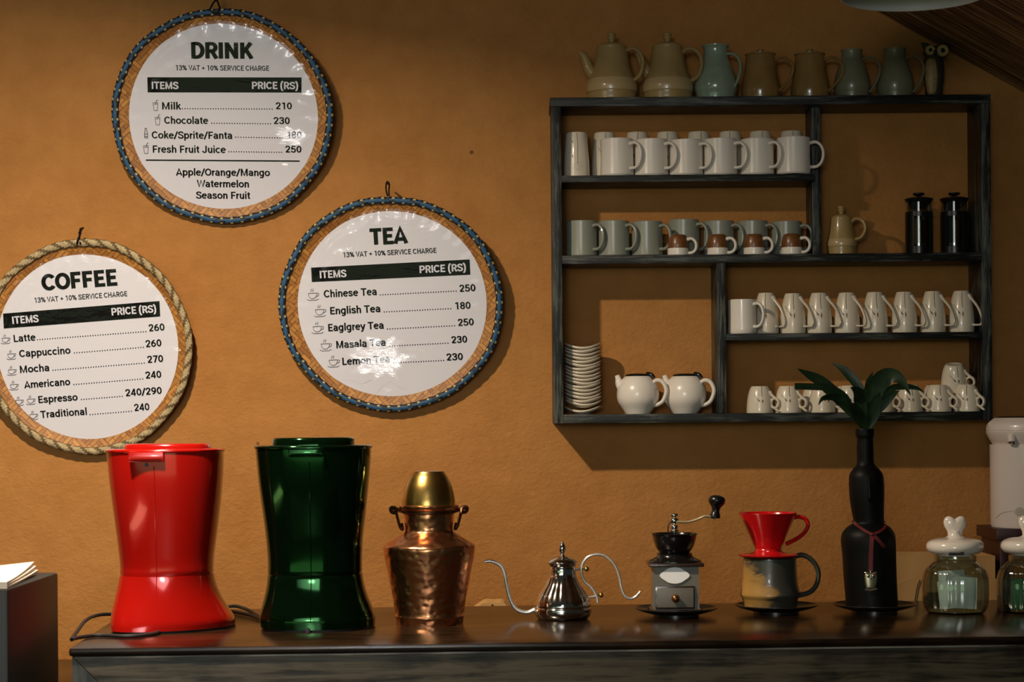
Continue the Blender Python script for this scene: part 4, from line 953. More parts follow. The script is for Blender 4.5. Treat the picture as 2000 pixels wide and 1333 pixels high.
# ------------------------------------------------------------------ brewing machines
def loft(bm, rings, mat=0, cap0=True, cap1=True):
    V = [[bm.verts.new(q) for q in r_] for r_ in rings]
    for A, B in zip(V, V[1:]):
        n_ = len(A)
        for k in range(n_): bm.faces.new((A[k], A[(k + 1) % n_], B[(k + 1) % n_], B[k])).material_index = mat
    if cap0: bm.faces.new(V[0][::-1]).material_index = mat
    if cap1: bm.faces.new(V[-1]).material_index = mat
def squircle(cx, hx, hy, z, sh=0.0, n=56, e=2.35, cy=0.0):
    out = []
    for k in range(n):
        a = 2 * pi * k / n; c_, s_ = cos(a), sin(a)
        x = hx * math.copysign(abs(c_) ** (2 / e), c_); y = hy * math.copysign(abs(s_) ** (2 / e), s_)
        out.append((cx + x, cy + y + sh * x, z))
    return out
def machine(name, label, xc, yw, lv, m, split, latch, lid, notch, cords, shear, foot):
    p = Pix(xc, yw, ZC); root = thing(name, label, 'coffee machine', p.loc)
    def ring(l, r_, py, k=0.86, zz=None):
        hx = (r_ - l) / 2 / p.s; cx = ((l + r_) / 2 - xc) / p.s; z = p.z(py) if zz is None else zz
        s_ = shear * max(0.0, 1 - z / 0.12)
        return squircle(cx, hx, hx * k, z, s_)
    lvs = [lv[0]]
    # resample smoothly
    pts = crom([(l, r_, py) for l, r_, py in lv], 4)
    up_ = [q for q in pts if q.z <= split]; lo_ = [q for q in pts if q.z > split]
    bm = bmesh.new(); loft(bm, [ring(q.x, q.y, q.z) for q in up_] + [ring(up_[-1].x + 1.4, up_[-1].y - 1.4, split + 0.8)]); obj('upper_body', bm, m, root, 50)
    bm = bmesh.new(); loft(bm, [ring(lo_[0].x + 1.4, lo_[0].y - 1.4, split + 0.9)] + [ring(q.x, q.y, q.z) for q in lo_]); obj('lower_body', bm, m, root, 50)
    # lid plate
    l, r_, py = lv[0]; bm = bmesh.new()
    loft(bm, [ring(l - 1, r_ + 1, py), ring(l - 2.5, r_ + 2.5, py - 2), ring(l - 2.5, r_ + 2.5, py - 5), ring(l, r_, py - 7)])
    la, lb, lt, lbm = lid
    loft(bm, [ring(la, lb, py - 6.8, 0.8), ring(la + 1, lb - 1, lt + 3, 0.8), ring(la + 5, lb - 5, lt, 0.8)]); obj('top_lid', bm, m, root, 50)
    # latch
    x0, x1, y0, y1 = latch; hy = (r_ - l) / 2 / p.s * 0.86; bm = bmesh.new()
    yf_ = -hy - 0.0015
    box(bm, (p.x(x0), yf_ - 0.005, p.z(y1)), (p.x(x1), yf_ + 0.02, p.z(y0)), 0.003)
    lt_ = obj('latch', bm, m, root)
    bm = bmesh.new(); box(bm, (p.x(x0 + 5), yf_ - 0.0065, p.z(y1 - 5)), (p.x(x1 - 5), yf_ - 0.0048, p.z(y0 + 5)), 0.0006); obj('latch_plate', bm, m, lt_)
    bm = bmesh.new(); xm = (x0 + x1) / 2; tube(bm, [(p.x(xm), yf_ + 0.003, p.z(y1 + 5)), (p.x(xm), yf_ + 0.012, p.z(y1 + 5))], p.r(4), 14); obj('screw_hole', bm, m_brubber, root)
    # seam rib down the front
    bm = bmesh.new(); pp = []
    for q in pts:
        if q.z > latch[3] + 4 and q.z < notch[1] - 14:
            hx = (q.y - q.x) / 2 / p.s; pp.append(Vector((p.x(notch[0] + 6), -hx * 0.86 * 0.999 + 0.0004 + shear * max(0.0, 1 - p.z(q.z) / 0.12) * p.x(notch[0] + 6), p.z(q.z))))
    tube(bm, pp, 0.0012, 8); obj('seam_rib', bm, m, root)
    # rubber foot and cord notch
    bm = bmesh.new(); l, r_, py = lv[-1]
    loft(bm, [ring(l + foot, r_ - foot * 0.4, py, 0.84), ring(l + foot, r_ - foot * 0.4, 0, 0.84, 0.0)]); obj('rubber_foot', bm, m_brubber, root, 50)
    bm = bmesh.new(); hx = (lv[-1][1] - lv[-1][0]) / 2 / p.s; lathe(bm, [(0, -0.004), (p.r(8), -0.004), (p.r(8), 0.004), (p.r(5), 0.010), (0, 0.011)], 16, c=(p.x(notch[0]), -hx * 0.86 + 0.004 + shear * p.x(notch[0]), p.z(notch[1] + 3)), sy=0.7); obj('cord_notch', bm, m_brubber, root)
    for i, cpts in enumerate(cords):
        bm = bmesh.new(); tube(bm, [onz(a, b_, ZC) - Vector(p.loc) + Vector((0, 0, 0.0042 + lift)) for a, b_, lift in cpts], 0.0038, 10, 5); obj('power_cord', bm, m_brubber, root)
    return root
machine('coffee_machine', 'tall glossy red waisted coffee machine standing on the counter', 325, -0.985,
    [(213, 438, 884), (214.5, 438, 900), (218, 436, 940), (224, 431, 990), (231, 424, 1045), (236, 418, 1090), (237, 417, 1116), (234, 420, 1140), (230, 428, 1165), (226, 440, 1190), (225, 451, 1210), (226, 453, 1224)], m_red, 1121,
    (272, 340, 880, 901), (246, 414, 867, 876), (314, 1222),
    [[(320, 1232, 0), (300, 1243, 0), (250, 1248, 0), (190, 1246, 0), (150, 1251, 0.0), (140, 1254, 0), (152, 1240, 0.004), (168, 1222, 0.006), (190, 1212, 0.006), (215, 1208, 0.004), (240, 1207, 0)]], 0.38, 4)
machine('coffee_machine', 'tall glossy dark green waisted coffee machine beside the copper pot', 614, -0.985,
    [(502, 727, 877), (504, 726, 900), (508, 722, 945), (515, 716, 1000), (521, 710, 1050), (524, 708, 1090), (524, 708, 1116), (522, 711, 1140), (517, 718, 1165), (511, 727, 1188), (508, 732, 1205), (510, 732, 1222)], m_green, 1119,
    (577, 643, 875, 892), (534, 695, 855, 866), (610, 1221),
    [[(440, 1193, 0.004), (462, 1194, 0.006), (485, 1200, 0.004), (515, 1216, 0)], [(440, 1196, 0), (470, 1202, 0), (495, 1208, 0), (525, 1222, 0)]], 0.05, 5)

# ------------------------------------------------------------------ copper pot and brass cup
p = Pix(839, -0.93, ZC); cp = thing('copper_pot', 'hammered copper milk pot with shoulder and bail on the counter', 'pot', p.loc)
pr_ = sm(p.pr([(46, 1000), (47, 990), (57, 987), (58, 991), (55, 996), (50, 1000), (48.5, 1015), (47, 1032), (47, 1032), (50, 1040), (70, 1053), (87, 1064), (90, 1070), (90, 1070), (88, 1085), (82, 1115), (76, 1145), (71, 1172), (67, 1200), (67, 1200), (68, 1203), (67, 1207), (65, 1224)], False), 4)
z0_ = pr_[-1][1]; pr_ = [(r_, z - z0_ * (1 - z / pr_[0][1])) for r_, z in pr_]
bm = bmesh.new(); lathe(bm, [(0, pr_[0][1] - 0.10), (pr_[0][0] * 0.95, pr_[0][1] - 0.08)] + pr_ + [(0, 0)], 72); obj('pot_body', bm, m_copper, cp, 40)
bm = bmesh.new()
lathe(bm, [(p.r(50.3), p.z(1004)), (p.r(52), p.z(1002)), (p.r(52), p.z(997)), (p.r(50.3), p.z(996))], 48)
for sx in (-1, 1):
    tube(bm, [(sx * p.r(50), 0, p.z(999)), (sx * p.r(60), -0.004, p.z(996)), (sx * p.r(68), -0.004, p.z(992)), (sx * p.r(74), -0.002, p.z(993)), (sx * p.r(72), 0, p.z(1000)), (sx * p.r(62), 0, p.z(1002))], 0.0042, 8, 4)
    tube(bm, [(sx * p.r(65), -0.006, p.z(994)), (sx * p.r(61), -0.012, p.z(1010)), (sx * p.r(56), -0.014, p.z(1028)), (sx * p.r(51), -0.010, p.z(1034)), (sx * p.r(53), -0.006, p.z(1022))], 0.003, 8, 4)
obj('bail', bm, M('aged dark bronze', (0.12, 0.055, 0.025), 0.35, 0.9), cp)
q_ = Pix(838.5, -0.93, ZC); zr = p.z(989) + 0.0
bm = bmesh.new(); bt = sm([(p.r(52.5), 0.0), (p.r(52.5), 0.003), (p.r(51), p.z(975) - zr), (p.r(46), p.z(953) - zr), (p.r(38), p.z(935) - zr), (p.r(31), p.z(925) - zr), (p.r(30), p.z(923) - zr), (p.r(30), p.z(923) - zr), (p.r(27), p.z(922.5) - zr), (0, p.z(923) - zr)], 5)
lathe(bm, [(p.r(50), 0.004), (p.r(51), 0.0)] + bt, 64)
tag(obj('brass_cup', bm, m_brass, None, loc=(p.X - 0.0005, p.y, ZC + zr + 0.0015)), 'brass cup turned upside down over the mouth of the copper pot', 'cup')

# ------------------------------------------------------------------ gooseneck kettle
p = Pix(1099, -0.85, ZC); kt = thing('gooseneck_kettle', 'polished steel kettle with thin gooseneck spout and open curled handle', 'kettle', p.loc)
pr_ = sm(p.pr([(0, 1100), (27, 1100.5), (27, 1103), (25, 1107), (26, 1111), (26, 1111), (27, 1124), (33, 1140), (45, 1158), (53, 1173), (55.5, 1183), (55.5, 1183), (54.5, 1186), (56, 1189), (55, 1200), (48, 1210), (42, 1214)], False), 4)
z0_ = pr_[-1][1]; pr_ = [(r_, z - z0_ * (1 - z / pr_[0][1])) for r_, z in pr_] + [(0, 0)]
zf0, zf1 = p.z(1180), p.z(1118)
def flute(a, z):
    t_ = (z - zf0) / (zf1 - zf0)
    return 1 + (0.035 * (abs(sin(a * 9)) - 0.6) * sin(pi * t_) ** 0.7 if 0 < t_ < 1 else 0)
bm = bmesh.new(); lathe(bm, pr_, 108, rmod=flute); obj('kettle_body', bm, m_chrome, kt, 50)
bm = bmesh.new(); lathe(bm, sm(p.pr([(28, 1101), (29.5, 1099), (28, 1097), (22, 1093), (13, 1089), (5, 1086), (3.5, 1082), (6, 1077), (6.5, 1071), (5, 1065), (2.5, 1062), (4, 1060.5), (2.5, 1059), (0, 1058.5)], False), 4), 40); obj('lid', bm, m_chrome, kt)
bm = bmesh.new(); tube(bm, p.path([(1047, 1190), (1040, 1193), (1032, 1196), (1021, 1195.6), (1008, 1189.6), (998, 1174), (991, 1149), (985, 1117), (977, 1104), (964, 1097), (954, 1095.5), (947, 1097.5)]), [p.r(4.5), p.r(3.8), p.r(3.6), p.r(3.4), p.r(3)], 12, 5); obj('spout', bm, m_steel, kt)
bm = bmesh.new(); tube(bm, p.path([(1167, 1178), (1165.5, 1167), (1156, 1150), (1142.5, 1137), (1136, 1120), (1138, 1103), (1149, 1089), (1168, 1084), (1185, 1089), (1200, 1104), (1209, 1125), (1214, 1150), (1220.5, 1165.5), (1231, 1171), (1241, 1167.5), (1251, 1157)]), p.r(2.6), 12, 5); hn = obj('handle', bm, m_steel, kt)
bm = bmesh.new(); tube(bm, p.path([(1123, 1114), (1136, 1112.5)]), p.r(2.2), 10); tube(bm, p.path([(1150, 1168), (1166, 1166)]), p.r(2.2), 10); obj('standoff', bm, m_steel, kt)
for a, b_ in ((1146, 1112.5), (1174, 1163.5)):
    bm = bmesh.new(); tube(bm, p.path([(a - 9, b_), (a, b_)]), p.r(1.6), 8); ball(bm, tuple(p.path([(a, b_)])[0]), p.r(5), 1.0); obj('brass_knob', bm, m_brass, kt)

# ------------------------------------------------------------------ plates
def plate(px, yw, label):
    p = Pix(px, yw, ZC); r = p.r(81); bm = bmesh.new()
    lathe(bm, sm([(0, 0.004), (r * 0.55, 0.004), (r * 0.66, 0.005), (r * 0.9, 0.011), (r, 0.0155), (r * 1.004, 0.0165), (r * 0.995, 0.0175), (r * 0.9, 0.0135), (r * 0.66, 0.0085), (r * 0.5, 0.0075), (0, 0.0075)], 3), 72)
    lathe(bm, [(r * 0.55, 0.005), (r * 0.55, 0), (r * 0.50, 0), (r * 0.50, 0.005)], 48)
    return tag(obj('saucer_plate', bm, m_plate, None, loc=p.loc), label, 'plate', 'dark saucers along the counter'), p
PLZ = 0.0078
plate(1320.5, -0.80, 'dark brown round saucer under the coffee grinder'); plate(1516, -0.75, 'dark brown round saucer under the mug with the red dripper'); plate(1708, -0.75, 'dark brown round saucer under the black bottle')

# ------------------------------------------------------------------ coffee grinder
p = Pix(1318, -0.80, ZC + 0.0132); gr = thing('coffee_grinder', 'old-style hand crank coffee grinder with grey wooden box and drawer', 'coffee grinder', p.loc, R(0))
X_ = lambda a: p.x(a); Z_ = lambda b_: p.z(b_)
bm = bmesh.new(); hw = p.r(50); box(bm, (-hw, -hw * 0.95, 0), (hw, hw * 0.95, Z_(1188)), 0.003); obj('base_board', bm, m_darkwood, gr)
bm = bmesh.new(); hb, ht = p.r(44), p.r(43); zb_, zt2 = Z_(1188), Z_(1105.5)
loft(bm, [[(sx * h_, sy * h_ * 0.94, z) for sx, sy in ((-1, -1), (1, -1), (1, 1), (-1, 1))] for h_, z in ((hb, zb_), (ht, zt2))]); obj('mill_box', bm, m_grind, gr, smooth=0)
bm = bmesh.new(); hw = p.r(53.5); box(bm, (-hw, -hw * 0.92, Z_(1105)), (hw, hw * 0.92, Z_(1098)), 0.003); obj('top_board', bm, m_darkwood, gr)
fy = -hb * 0.94
dr_ = bmesh.new(); box(dr_, (X_(1277), fy - 0.0025, Z_(1186.5)), (X_(1353), fy + 0.001, Z_(1142)), 0.0006); obj('drawer_frame', dr_, m_darkwood, gr)
bm = bmesh.new(); box(bm, (X_(1280), fy - 0.006, Z_(1183)), (X_(1350.5), fy - 0.0026, Z_(1145.5)), 0.001); drw = obj('drawer', bm, m_grind, gr)
bm = bmesh.new(); ball(bm, (X_(1314.8), fy - 0.014, Z_(1165)), p.r(8.2)); tube(bm, [(X_(1314.8), fy - 0.006, Z_(1165)), (X_(1314.8), fy - 0.012, Z_(1165))], p.r(4), 10); obj('drawer_knob', bm, M('dark brass knob', (0.30, 0.13, 0.04), 0.25, 0.9), drw)
bm = bmesh.new(); cxl, czl, w2, h2 = 1314.5, 1121.5, 27.5, 15.5
ol = []
for k in range(64):
    a = 2 * pi * k / 64; rr = 1 + 0.05 * cos(4 * a) - 0.04 * abs(sin(3 * a))
    ol.append((X_(cxl + w2 * rr * cos(a)), Z_(czl - h2 * rr * sin(a))))
fyt = -(ht + (hb - ht) * 0.2) * 0.94
prism(bm, ol, fyt - 0.0028, fyt - 0.0004); obj('plaque', bm, m_label, gr, smooth=0)
bm = bmesh.new(); lathe(bm, sm(p.pr([(52, 1098), (51, 1095), (42, 1091), (36, 1087), (34, 1082), (34, 1082), (33, 1080), (0, 1080)], False), 3), 48, sy=0.9); obj('mill_cover', bm, M('black enamel', (0.007, 0.006, 0.006), 0.18, coat=0.4), gr)
bm = bmesh.new(); lathe(bm, sm(p.pr([(22, 1085), (28, 1081), (36, 1070), (41, 1057), (43, 1047), (45, 1043), (45, 1043), (42.5, 1042.5), (40, 1048), (37, 1058), (28, 1072), (0, 1078)], False), 4), 48); obj('hopper_bowl', bm, bpy.data.materials['black enamel'], gr)
bm = bmesh.new(); tube(bm, [(0, 0, Z_(1078)), (0, 0, Z_(1008))], p.r(3.5), 12)
for a, b_, r_ in ((1004, 1010, 7.5), (1013, 1022, 8.5), (1026, 1034, 7), (1035, 1039, 9)):
    lathe(bm, sm(p.pr([(0, a), (r_ * 0.8, a), (r_, (a + b_) / 2), (r_ * 0.8, b_), (0, b_)], False), 3), 20)
tube(bm, [(-p.r(5), 0, Z_(1018)), (-p.r(12), -0.004, Z_(1026)), (-p.r(13), -0.006, Z_(1040))], p.r(1.6), 8, 4); obj('shaft', bm, m_chrome, gr)
bm = bmesh.new(); tube(bm, p.path([(1322, 1020), (1345, 1020), (1364, 1014.5), (1379, 1009), (1398, 1013.5)], -0.004), p.r(2.6), 8, 4, 2.2); crk = obj('crank_arm', bm, M('pale gold crank metal', (0.62, 0.52, 0.33), 0.38, 0.6), gr)
bm = bmesh.new(); lathe(bm, sm([(p.r(r_), (1013 - b_) / p.s) for r_, b_ in ((0, 1014), (10, 1013.5), (9.5, 1007), (7.5, 1000), (9, 993), (15, 985), (16.5, 978), (13, 972), (6, 969.5), (0, 969))], 4), 32)
bmesh.ops.rotate(bm, verts=bm.verts, matrix=Matrix.Rotation(R(7), 3, 'Y')); bmesh.ops.translate(bm, verts=bm.verts, vec=p.path([(1397, 1012)], -0.004)[0]); obj('crank_knob', bm, m_bplastic, gr)

# ------------------------------------------------------------------ mug with red dripper
p = Pix(1504, -0.75, ZC + 0.0090); mg = thing('stoneware_mug', 'ochre and dark ash-glazed mug under the red dripper', 'mug', p.loc)
pr_ = sm(p.pr([(47, 1096), (49, 1091), (51, 1090.5), (51.5, 1093), (52, 1115), (54, 1140), (58, 1158), (58, 1163), (54, 1170)], False), 4)
bm = bmesh.new(); lathe(bm, [(0, 0.008), (p.r(50), 0.010)] + pr_ + [(p.r(51), 0), (0, 0)], 56); obj('mug_body', bm, m_twotone, mg)
bm = bmesh.new(); tube(bm, p.path([(1552, 1088), (1566, 1085), (1582, 1092), (1594, 1107), (1598, 1125), (1593, 1145), (1580, 1158), (1558, 1164)], -0.004), p.r(5), 12, 5, 1.5); obj('handle', bm, M('dark ash glaze', (0.045, 0.045, 0.035), 0.35, coat=0.3), mg)
zr = p.z(1090) + 0.0012
q = Pix(1500, -0.75, ZC + 0.0090 + zr); dp = thing('coffee_dripper', 'red ceramic cone coffee dripper set on the ash-glazed mug', 'coffee dripper', q.loc)
bm = bmesh.new(); zz = lambda b_: max(0.0, q.z(b_))
prd = sm([(q.r(50), 0.0), (q.r(57.5), 0.0035), (q.r(57.5), 0.0065), (q.r(40), 0.0085), (q.r(28), 0.012), (q.r(26.5), 0.016), (q.r(26.5), 0.016), (q.r(28), zz(1066)), (q.r(54), zz(1008)), (q.r(56.5), zz(1003)), (q.r(56), zz(1002)), (q.r(53), zz(1004)), (q.r(50.5), zz(1010)), (q.r(24), zz(1066)), (q.r(10), 0.016), (0, 0.015)], 3)
lathe(bm, [(0, 0.0)] + prd, 64); obj('cone', bm, m_dripred, dp)
bm = bmesh.new(); tube(bm, q.path([(1550, 1012), (1561, 1010.5), (1573, 1015), (1578, 1026), (1572, 1040), (1556, 1053), (1534, 1064)], -0.002), q.r(4.2), 12, 5, 1.3); obj('handle', bm, m_dripred, dp)

# ------------------------------------------------------------------ black bottle, ribbon, plant
p = Pix(1696, -0.75, ZC + 0.0090); bo = thing('bottle_vase', 'matte black double-waisted bottle used as a vase, standing on a saucer', 'bottle', p.loc)
rings = []
bprof = [(14, 846, 1691.5), (17, 838.5, 1691.5), (18, 840, 1691.5), (18, 853, 1691.7), (16, 856, 1692), (16.5, 880, 1692), (17, 905, 1692.5), (24, 914, 1693), (32, 925, 1693.5), (34, 940, 1694), (34, 965, 1694.5), (32, 990, 1695.5), (30, 1012, 1697.5), (31, 1020, 1697.5), (42, 1028, 1697), (51, 1040, 1696.5), (53, 1056, 1696.5), (52, 1080, 1698), (51.5, 1110, 1699), (51, 1140, 1700.5), (50.5, 1165, 1702), (50, 1182, 1702.5)]
bp_ = crom([(a, b_, c_) for a, b_, c_ in bprof], 3)
zlast = p.z(bp_[-1].y); ztop_ = p.z(838.5)
def bz(py): z = p.z(py); return z - zlast * (1 - z / ztop_)
bm = bmesh.new(); loft(bm, [[(p.x(q.z) + p.r(q.x) * cos(2 * pi * k / 48), p.r(q.x) * sin(2 * pi * k / 48), bz(q.y)) for k in range(48)] for q in bp_]); obj('bottle_body', bm, m_bottle, bo, 40)
bm = bmesh.new(); tube(bm, [(p.x(1693), -p.r(33.5), bz(930)), (p.x(1693.5), -p.r(35.5), bz(950)), (p.x(1694), -p.r(36), bz(970)), (p.x(1694), -p.r(33), bz(976))], [p.r(1.5), p.r(3), p.r(4.5), p.r(3)], 10, 4); obj('nose_ridge', bm, m_bottle, bo)
# ribbon with charm hung on the bottle
rfb = rfun([(p.r(q.x), bz(q.y)) for q in bp_])
rb_ = thing('ribbon', 'dark red ribbon tied round the black bottle, with hanging ends', 'ribbon', (p.X, p.y, p.zb))
def strip(bm, pts, w_, off=0.0022, th=0.0008):
    q = crom([(a, b_, 0) for a, b_ in pts], 5); L = []
    for i, v in enumerate(q):
        t_ = (q[min(i + 1, len(q) - 1)] - q[max(i - 1, 0)]).normalized(); n_ = Vector((t_.y, -t_.x, 0)); row = []
        for s_, o2 in ((-1, 0), (1, 0), (1, th), (-1, th)):
            c_ = v + n_ * w_ * s_; x = p.x(c_.x); z = bz(c_.y); xr = x - p.x(1697.5); r_ = max(rfb(z), abs(xr) + 0.0005) + off + o2
            row.append(bm.verts.new((x, -sqrt(max(1e-8, r_ * r_ - xr * xr)), z)))
        L.append(row)
    for A, B in zip(L, L[1:]):
        for k in range(4): bm.faces.new((A[k], A[(k + 1) % 4], B[(k + 1) % 4], B[k]))
    bm.faces.new(L[0]); bm.faces.new(L[-1])
bm = bmesh.new(); strip(bm, [(1665.5, 1016), (1672, 1024), (1684, 1033), (1695, 1038.5)], 2.6); strip(bm, [(1695, 1038.5), (1708, 1034), (1720, 1028), (1728, 1021)], 2.2)
ring_ = [(p.x(1697.5) + p.r(32.6) * cos(a), p.r(32.6) * sin(a), bz(1017)) for a in [R(k) for k in range(-8, 190, 9)]]
tube(bm, ring_, 0.0012, 6, 0, 1.0); obj('neck_band', bm, m_ribbon, rb_)
bm = bmesh.new(); strip(bm, [(1694, 1040), (1692.5, 1060), (1691.5, 1085), (1691, 1110)], 4.0); obj('hanging_end', bm, m_ribbon, rb_)
bm = bmesh.new(); strip(bm, [(1695, 1039), (1704, 1047), (1712, 1056), (1719, 1063)], 3.4, 0.003); obj('hanging_end', bm, m_ribbon, rb_)
bm = bmesh.new(); ball(bm, (p.x(1695), -rfb(bz(1038.5)) - 0.003, bz(1038.5)), p.r(4), 0.8); obj('knot', bm, m_ribbon, rb_)
och = thing('owl_charm', 'small pale gold owl charm hanging from the red ribbon on the bottle', 'charm', (p.X, p.y, p.zb))
yo = -rfb(bz(1125)) - 0.0035; bm = bmesh.new()
lathe(bm, sm([(0, bz(1142)), (p.r(8), bz(1140)), (p.r(11), bz(1128)), (p.r(11.5), bz(1118)), (p.r(9), bz(1113)), (0, bz(1112.5))], 4), 24, c=(p.x(1691), yo, 0), sy=0.3)
for sx in (-1, 1):
    tube(bm, [(p.x(1691 + sx * 2), yo - 0.002, bz(1115)), (p.x(1691 + sx * 8), yo - 0.002, bz(1111.5)), (p.x(1691 + sx * 12), yo - 0.001, bz(1111))], [p.r(2), p.r(2), p.r(1)], 8, 3)
    ball(bm, (p.x(1691 + sx * 5), yo - 0.0032, bz(1118)), p.r(3), 1.0, 12, 0, sy=0.5)
tube(bm, [(p.x(1680), yo, bz(1143)), (p.x(1691), yo - 0.001, bz(1144.5)), (p.x(1703), yo, bz(1142))], p.r(1.5), 8, 3); tube(bm, [(p.x(1691), yo, bz(1112)), (p.x(1691), yo, bz(1107))], p.r(2), 8); obj('owl_body', bm, m_silver, och)
bm = bmesh.new()
for sx in (-1, 1): ball(bm, (p.x(1691 + sx * 5), yo - 0.0050, bz(1118)), p.r(2.1), 1.0, 10)
ball(bm, (p.x(1691), yo - 0.0045, bz(1122)), p.r(1.2), 1.4, 10); obj('eyes', bm, m_bplastic, och)
# plant
p = Pix(1692, -0.75, ZC + 0.0090 + ztop_); pl = thing('leafy_cutting', 'dark green strap-leaved cutting standing in the black bottle', 'plant', p.loc)
def leaf(pts, wpx, y0, y1, fold=0.25, tip=True):
    bm = bmesh.new(); q = crom([(a, b_, 0) for a, b_ in pts], 6); m_ = len(q); L = []
    for i, v in enumerate(q):
        t_ = (q[min(i + 1, m_ - 1)] - q[max(i - 1, 0)]).normalized(); n_ = Vector((t_.y, -t_.x, 0)); f = i / (m_ - 1)
        w_ = wpx * 0.46 * (sin(pi * min(1, f * 0.90 + 0.10)) ** 1.05 if tip else (1 - 0.15 * f)) + 0.5
        yy = y0 + (y1 - y0) * f; row = []
        for s_, dy in ((-1, 0.0), (0, w_ * fold), (1, 0.0)):
            c_ = v + n_ * w_ * s_; row.append(bm.verts.new((p.x(c_.x), yy + dy / p.s, P(p.xc, c_.y, p.y).z - p.zb)))
        L.append(row)
    for A, B in zip(L, L[1:]):
        for k in range(2): bm.faces.new((A[k], A[k + 1], B[k + 1], B[k]))
    bmesh.ops.solidify(bm, geom=bm.faces[:], thickness=0.0006)
    obj('leaf', bm, m_leaf, pl, 60)
leaf([(1689, 836), (1664, 806), (1640, 780), (1602, 746), (1575, 731), (1554, 720)], 26, 0, -0.03)
leaf([(1688, 834), (1660, 795), (1644, 772), (1614, 758), (1580, 755.5), (1546, 754.5)], 15, 0.004, -0.05, 0.2, False)
leaf([(1690, 834), (1684, 790), (1680, 757), (1659, 729), (1645, 717), (1630, 708.5)], 20, 0, 0.03)
leaf([(1692, 836), (1694, 790), (1700, 752), (1706, 738), (1712, 726)], 13, 0.006, 0.04)
leaf([(1694, 836), (1700, 790), (1712, 752), (1731, 736), (1752, 743), (1770, 774)], 38, -0.004, -0.05, 0.3)
leaf([(1694, 836), (1712, 800), (1740, 762), (1770, 756), (1795, 759), (1812, 768)], 13, 0.004, 0.03)
leaf([(1688, 836), (1668, 806), (1645, 784), (1620, 776), (1600, 779), (1590, 791)], 15, -0.006, -0.06)
leaf([(1690, 836), (1680, 800), (1676, 776), (1668, 764), (1655, 757)], 28, -0.008, -0.04)
leaf([(1692, 836), (1690, 800), (1692, 770), (1698, 752)], 30, 0.0, -0.01)
leaf([(1694, 836), (1706, 808), (1722, 790), (1740, 772), (1752, 764)], 20, -0.004, -0.03)
leaf([(1690, 838), (1678, 818), (1664, 798), (1652, 786)], 24, -0.010, -0.04)
leaf([(1694, 838), (1702, 812), (1708, 786), (1714, 766)], 26, -0.010, -0.03)
bm = bmesh.new()
for a, b_, y0 in ((1689, 790, 0), (1693, 780, -0.004), (1697, 796, 0.003)): tube(bm, [(p.x(1691.5 + (a - 1693) * 0.6), y0 * 0.6, -0.05), (p.x(a), y0, P(p.xc, 838, p.y).z - p.zb), (p.x(a), y0, P(p.xc, b_, p.y).z - p.zb)], 0.003, 8, 4)
obj('stem', bm, m_leaf, pl)

# ------------------------------------------------------------------ glass jars with heart lids
def jar(xc, label, first=None, tealike=False):
    p = Pix(xc, -0.79, ZC)
    if first: r_ = dup(first, p.loc, 0, label); return r_, p
    root = thing('glass_jar', label, 'jar', p.loc, group='ribbed jars with heart knobs')
    out = sm(p.pr([(40, 1085), (40.5, 1090), (40, 1097), (40, 1097), (46, 1102), (57, 1114), (62.5, 1130), (63.5, 1150), (62, 1178), (58, 1192), (52, 1200)], False), 4)
    zb_ = out[-1][1]; out = [(r_, z - zb_ * (1 - z / out[0][1])) for r_, z in out]
    inn = [(r_ - 0.003, z) for r_, z in out if z > 0.008]
    rib = lambda a, z: 1 + (0.014 * sin(a * 24) if 0.012 < z < p.z(1108) else 0)
    bm = bmesh.new(); lathe(bm, [(0, 0.004)] + [(inn[-1][0], 0.005)] + inn[::-1] + out + [(out[-1][0] * 0.95, 0), (0, 0)], 192, rmod=rib); obj('jar_body', bm, m_glass, root, 60)
    bm = bmesh.new(); prl = sm(p.pr([(34, 1086), (36, 1082), (36, 1082), (47, 1080.5), (54, 1074), (55.5, 1066), (51, 1058), (38, 1053), (22, 1051), (15, 1048), (12, 1042), (11, 1036), (0, 1034)], False), 4)
    lathe(bm, [(0, p.z(1086))] + prl, 56); ld = obj('lid', bm, m_lid, root)
    # heart knob
    bm = bmesh.new(); hw_ = [(0, 1014.5), (4, 1011.5), (11, 1008.5), (18.5, 1011), (22, 1019), (20.5, 1029), (15, 1039), (13.5, 1050)]
    hw_ = [(q.x, q.y) for q in crom([(a, b_, 0) for a, b_ in hw_], 4)]
    hp = [(p.r(a), p.z(b_)) for a, b_ in hw_] + [(-p.r(a), p.z(b_)) for a, b_ in hw_[::-1][:-1]]
    czz = p.z(1027); rr_ = []
    for f, yy in ((0.30, 1.0), (0.66, 0.92), (0.90, 0.66), (0.98, 0.33), (1.0, 0.0), (0.98, -0.33), (0.90, -0.66), (0.66, -0.92), (0.30, -1.0)): rr_.append([(x * f, yy * 0.011, czz + (z - czz) * f) for x, z in hp])
    loft(bm, rr_); obj('heart_knob', bm, m_lid, ld, 60)
    return root, p
j1, pj = jar(1866, 'ribbed glass jar of white sachets with white heart-knob lid'); 
j2, pj2 = jar(2012, 'ribbed glass jar of green sachets, cut off by right picture edge', j1)
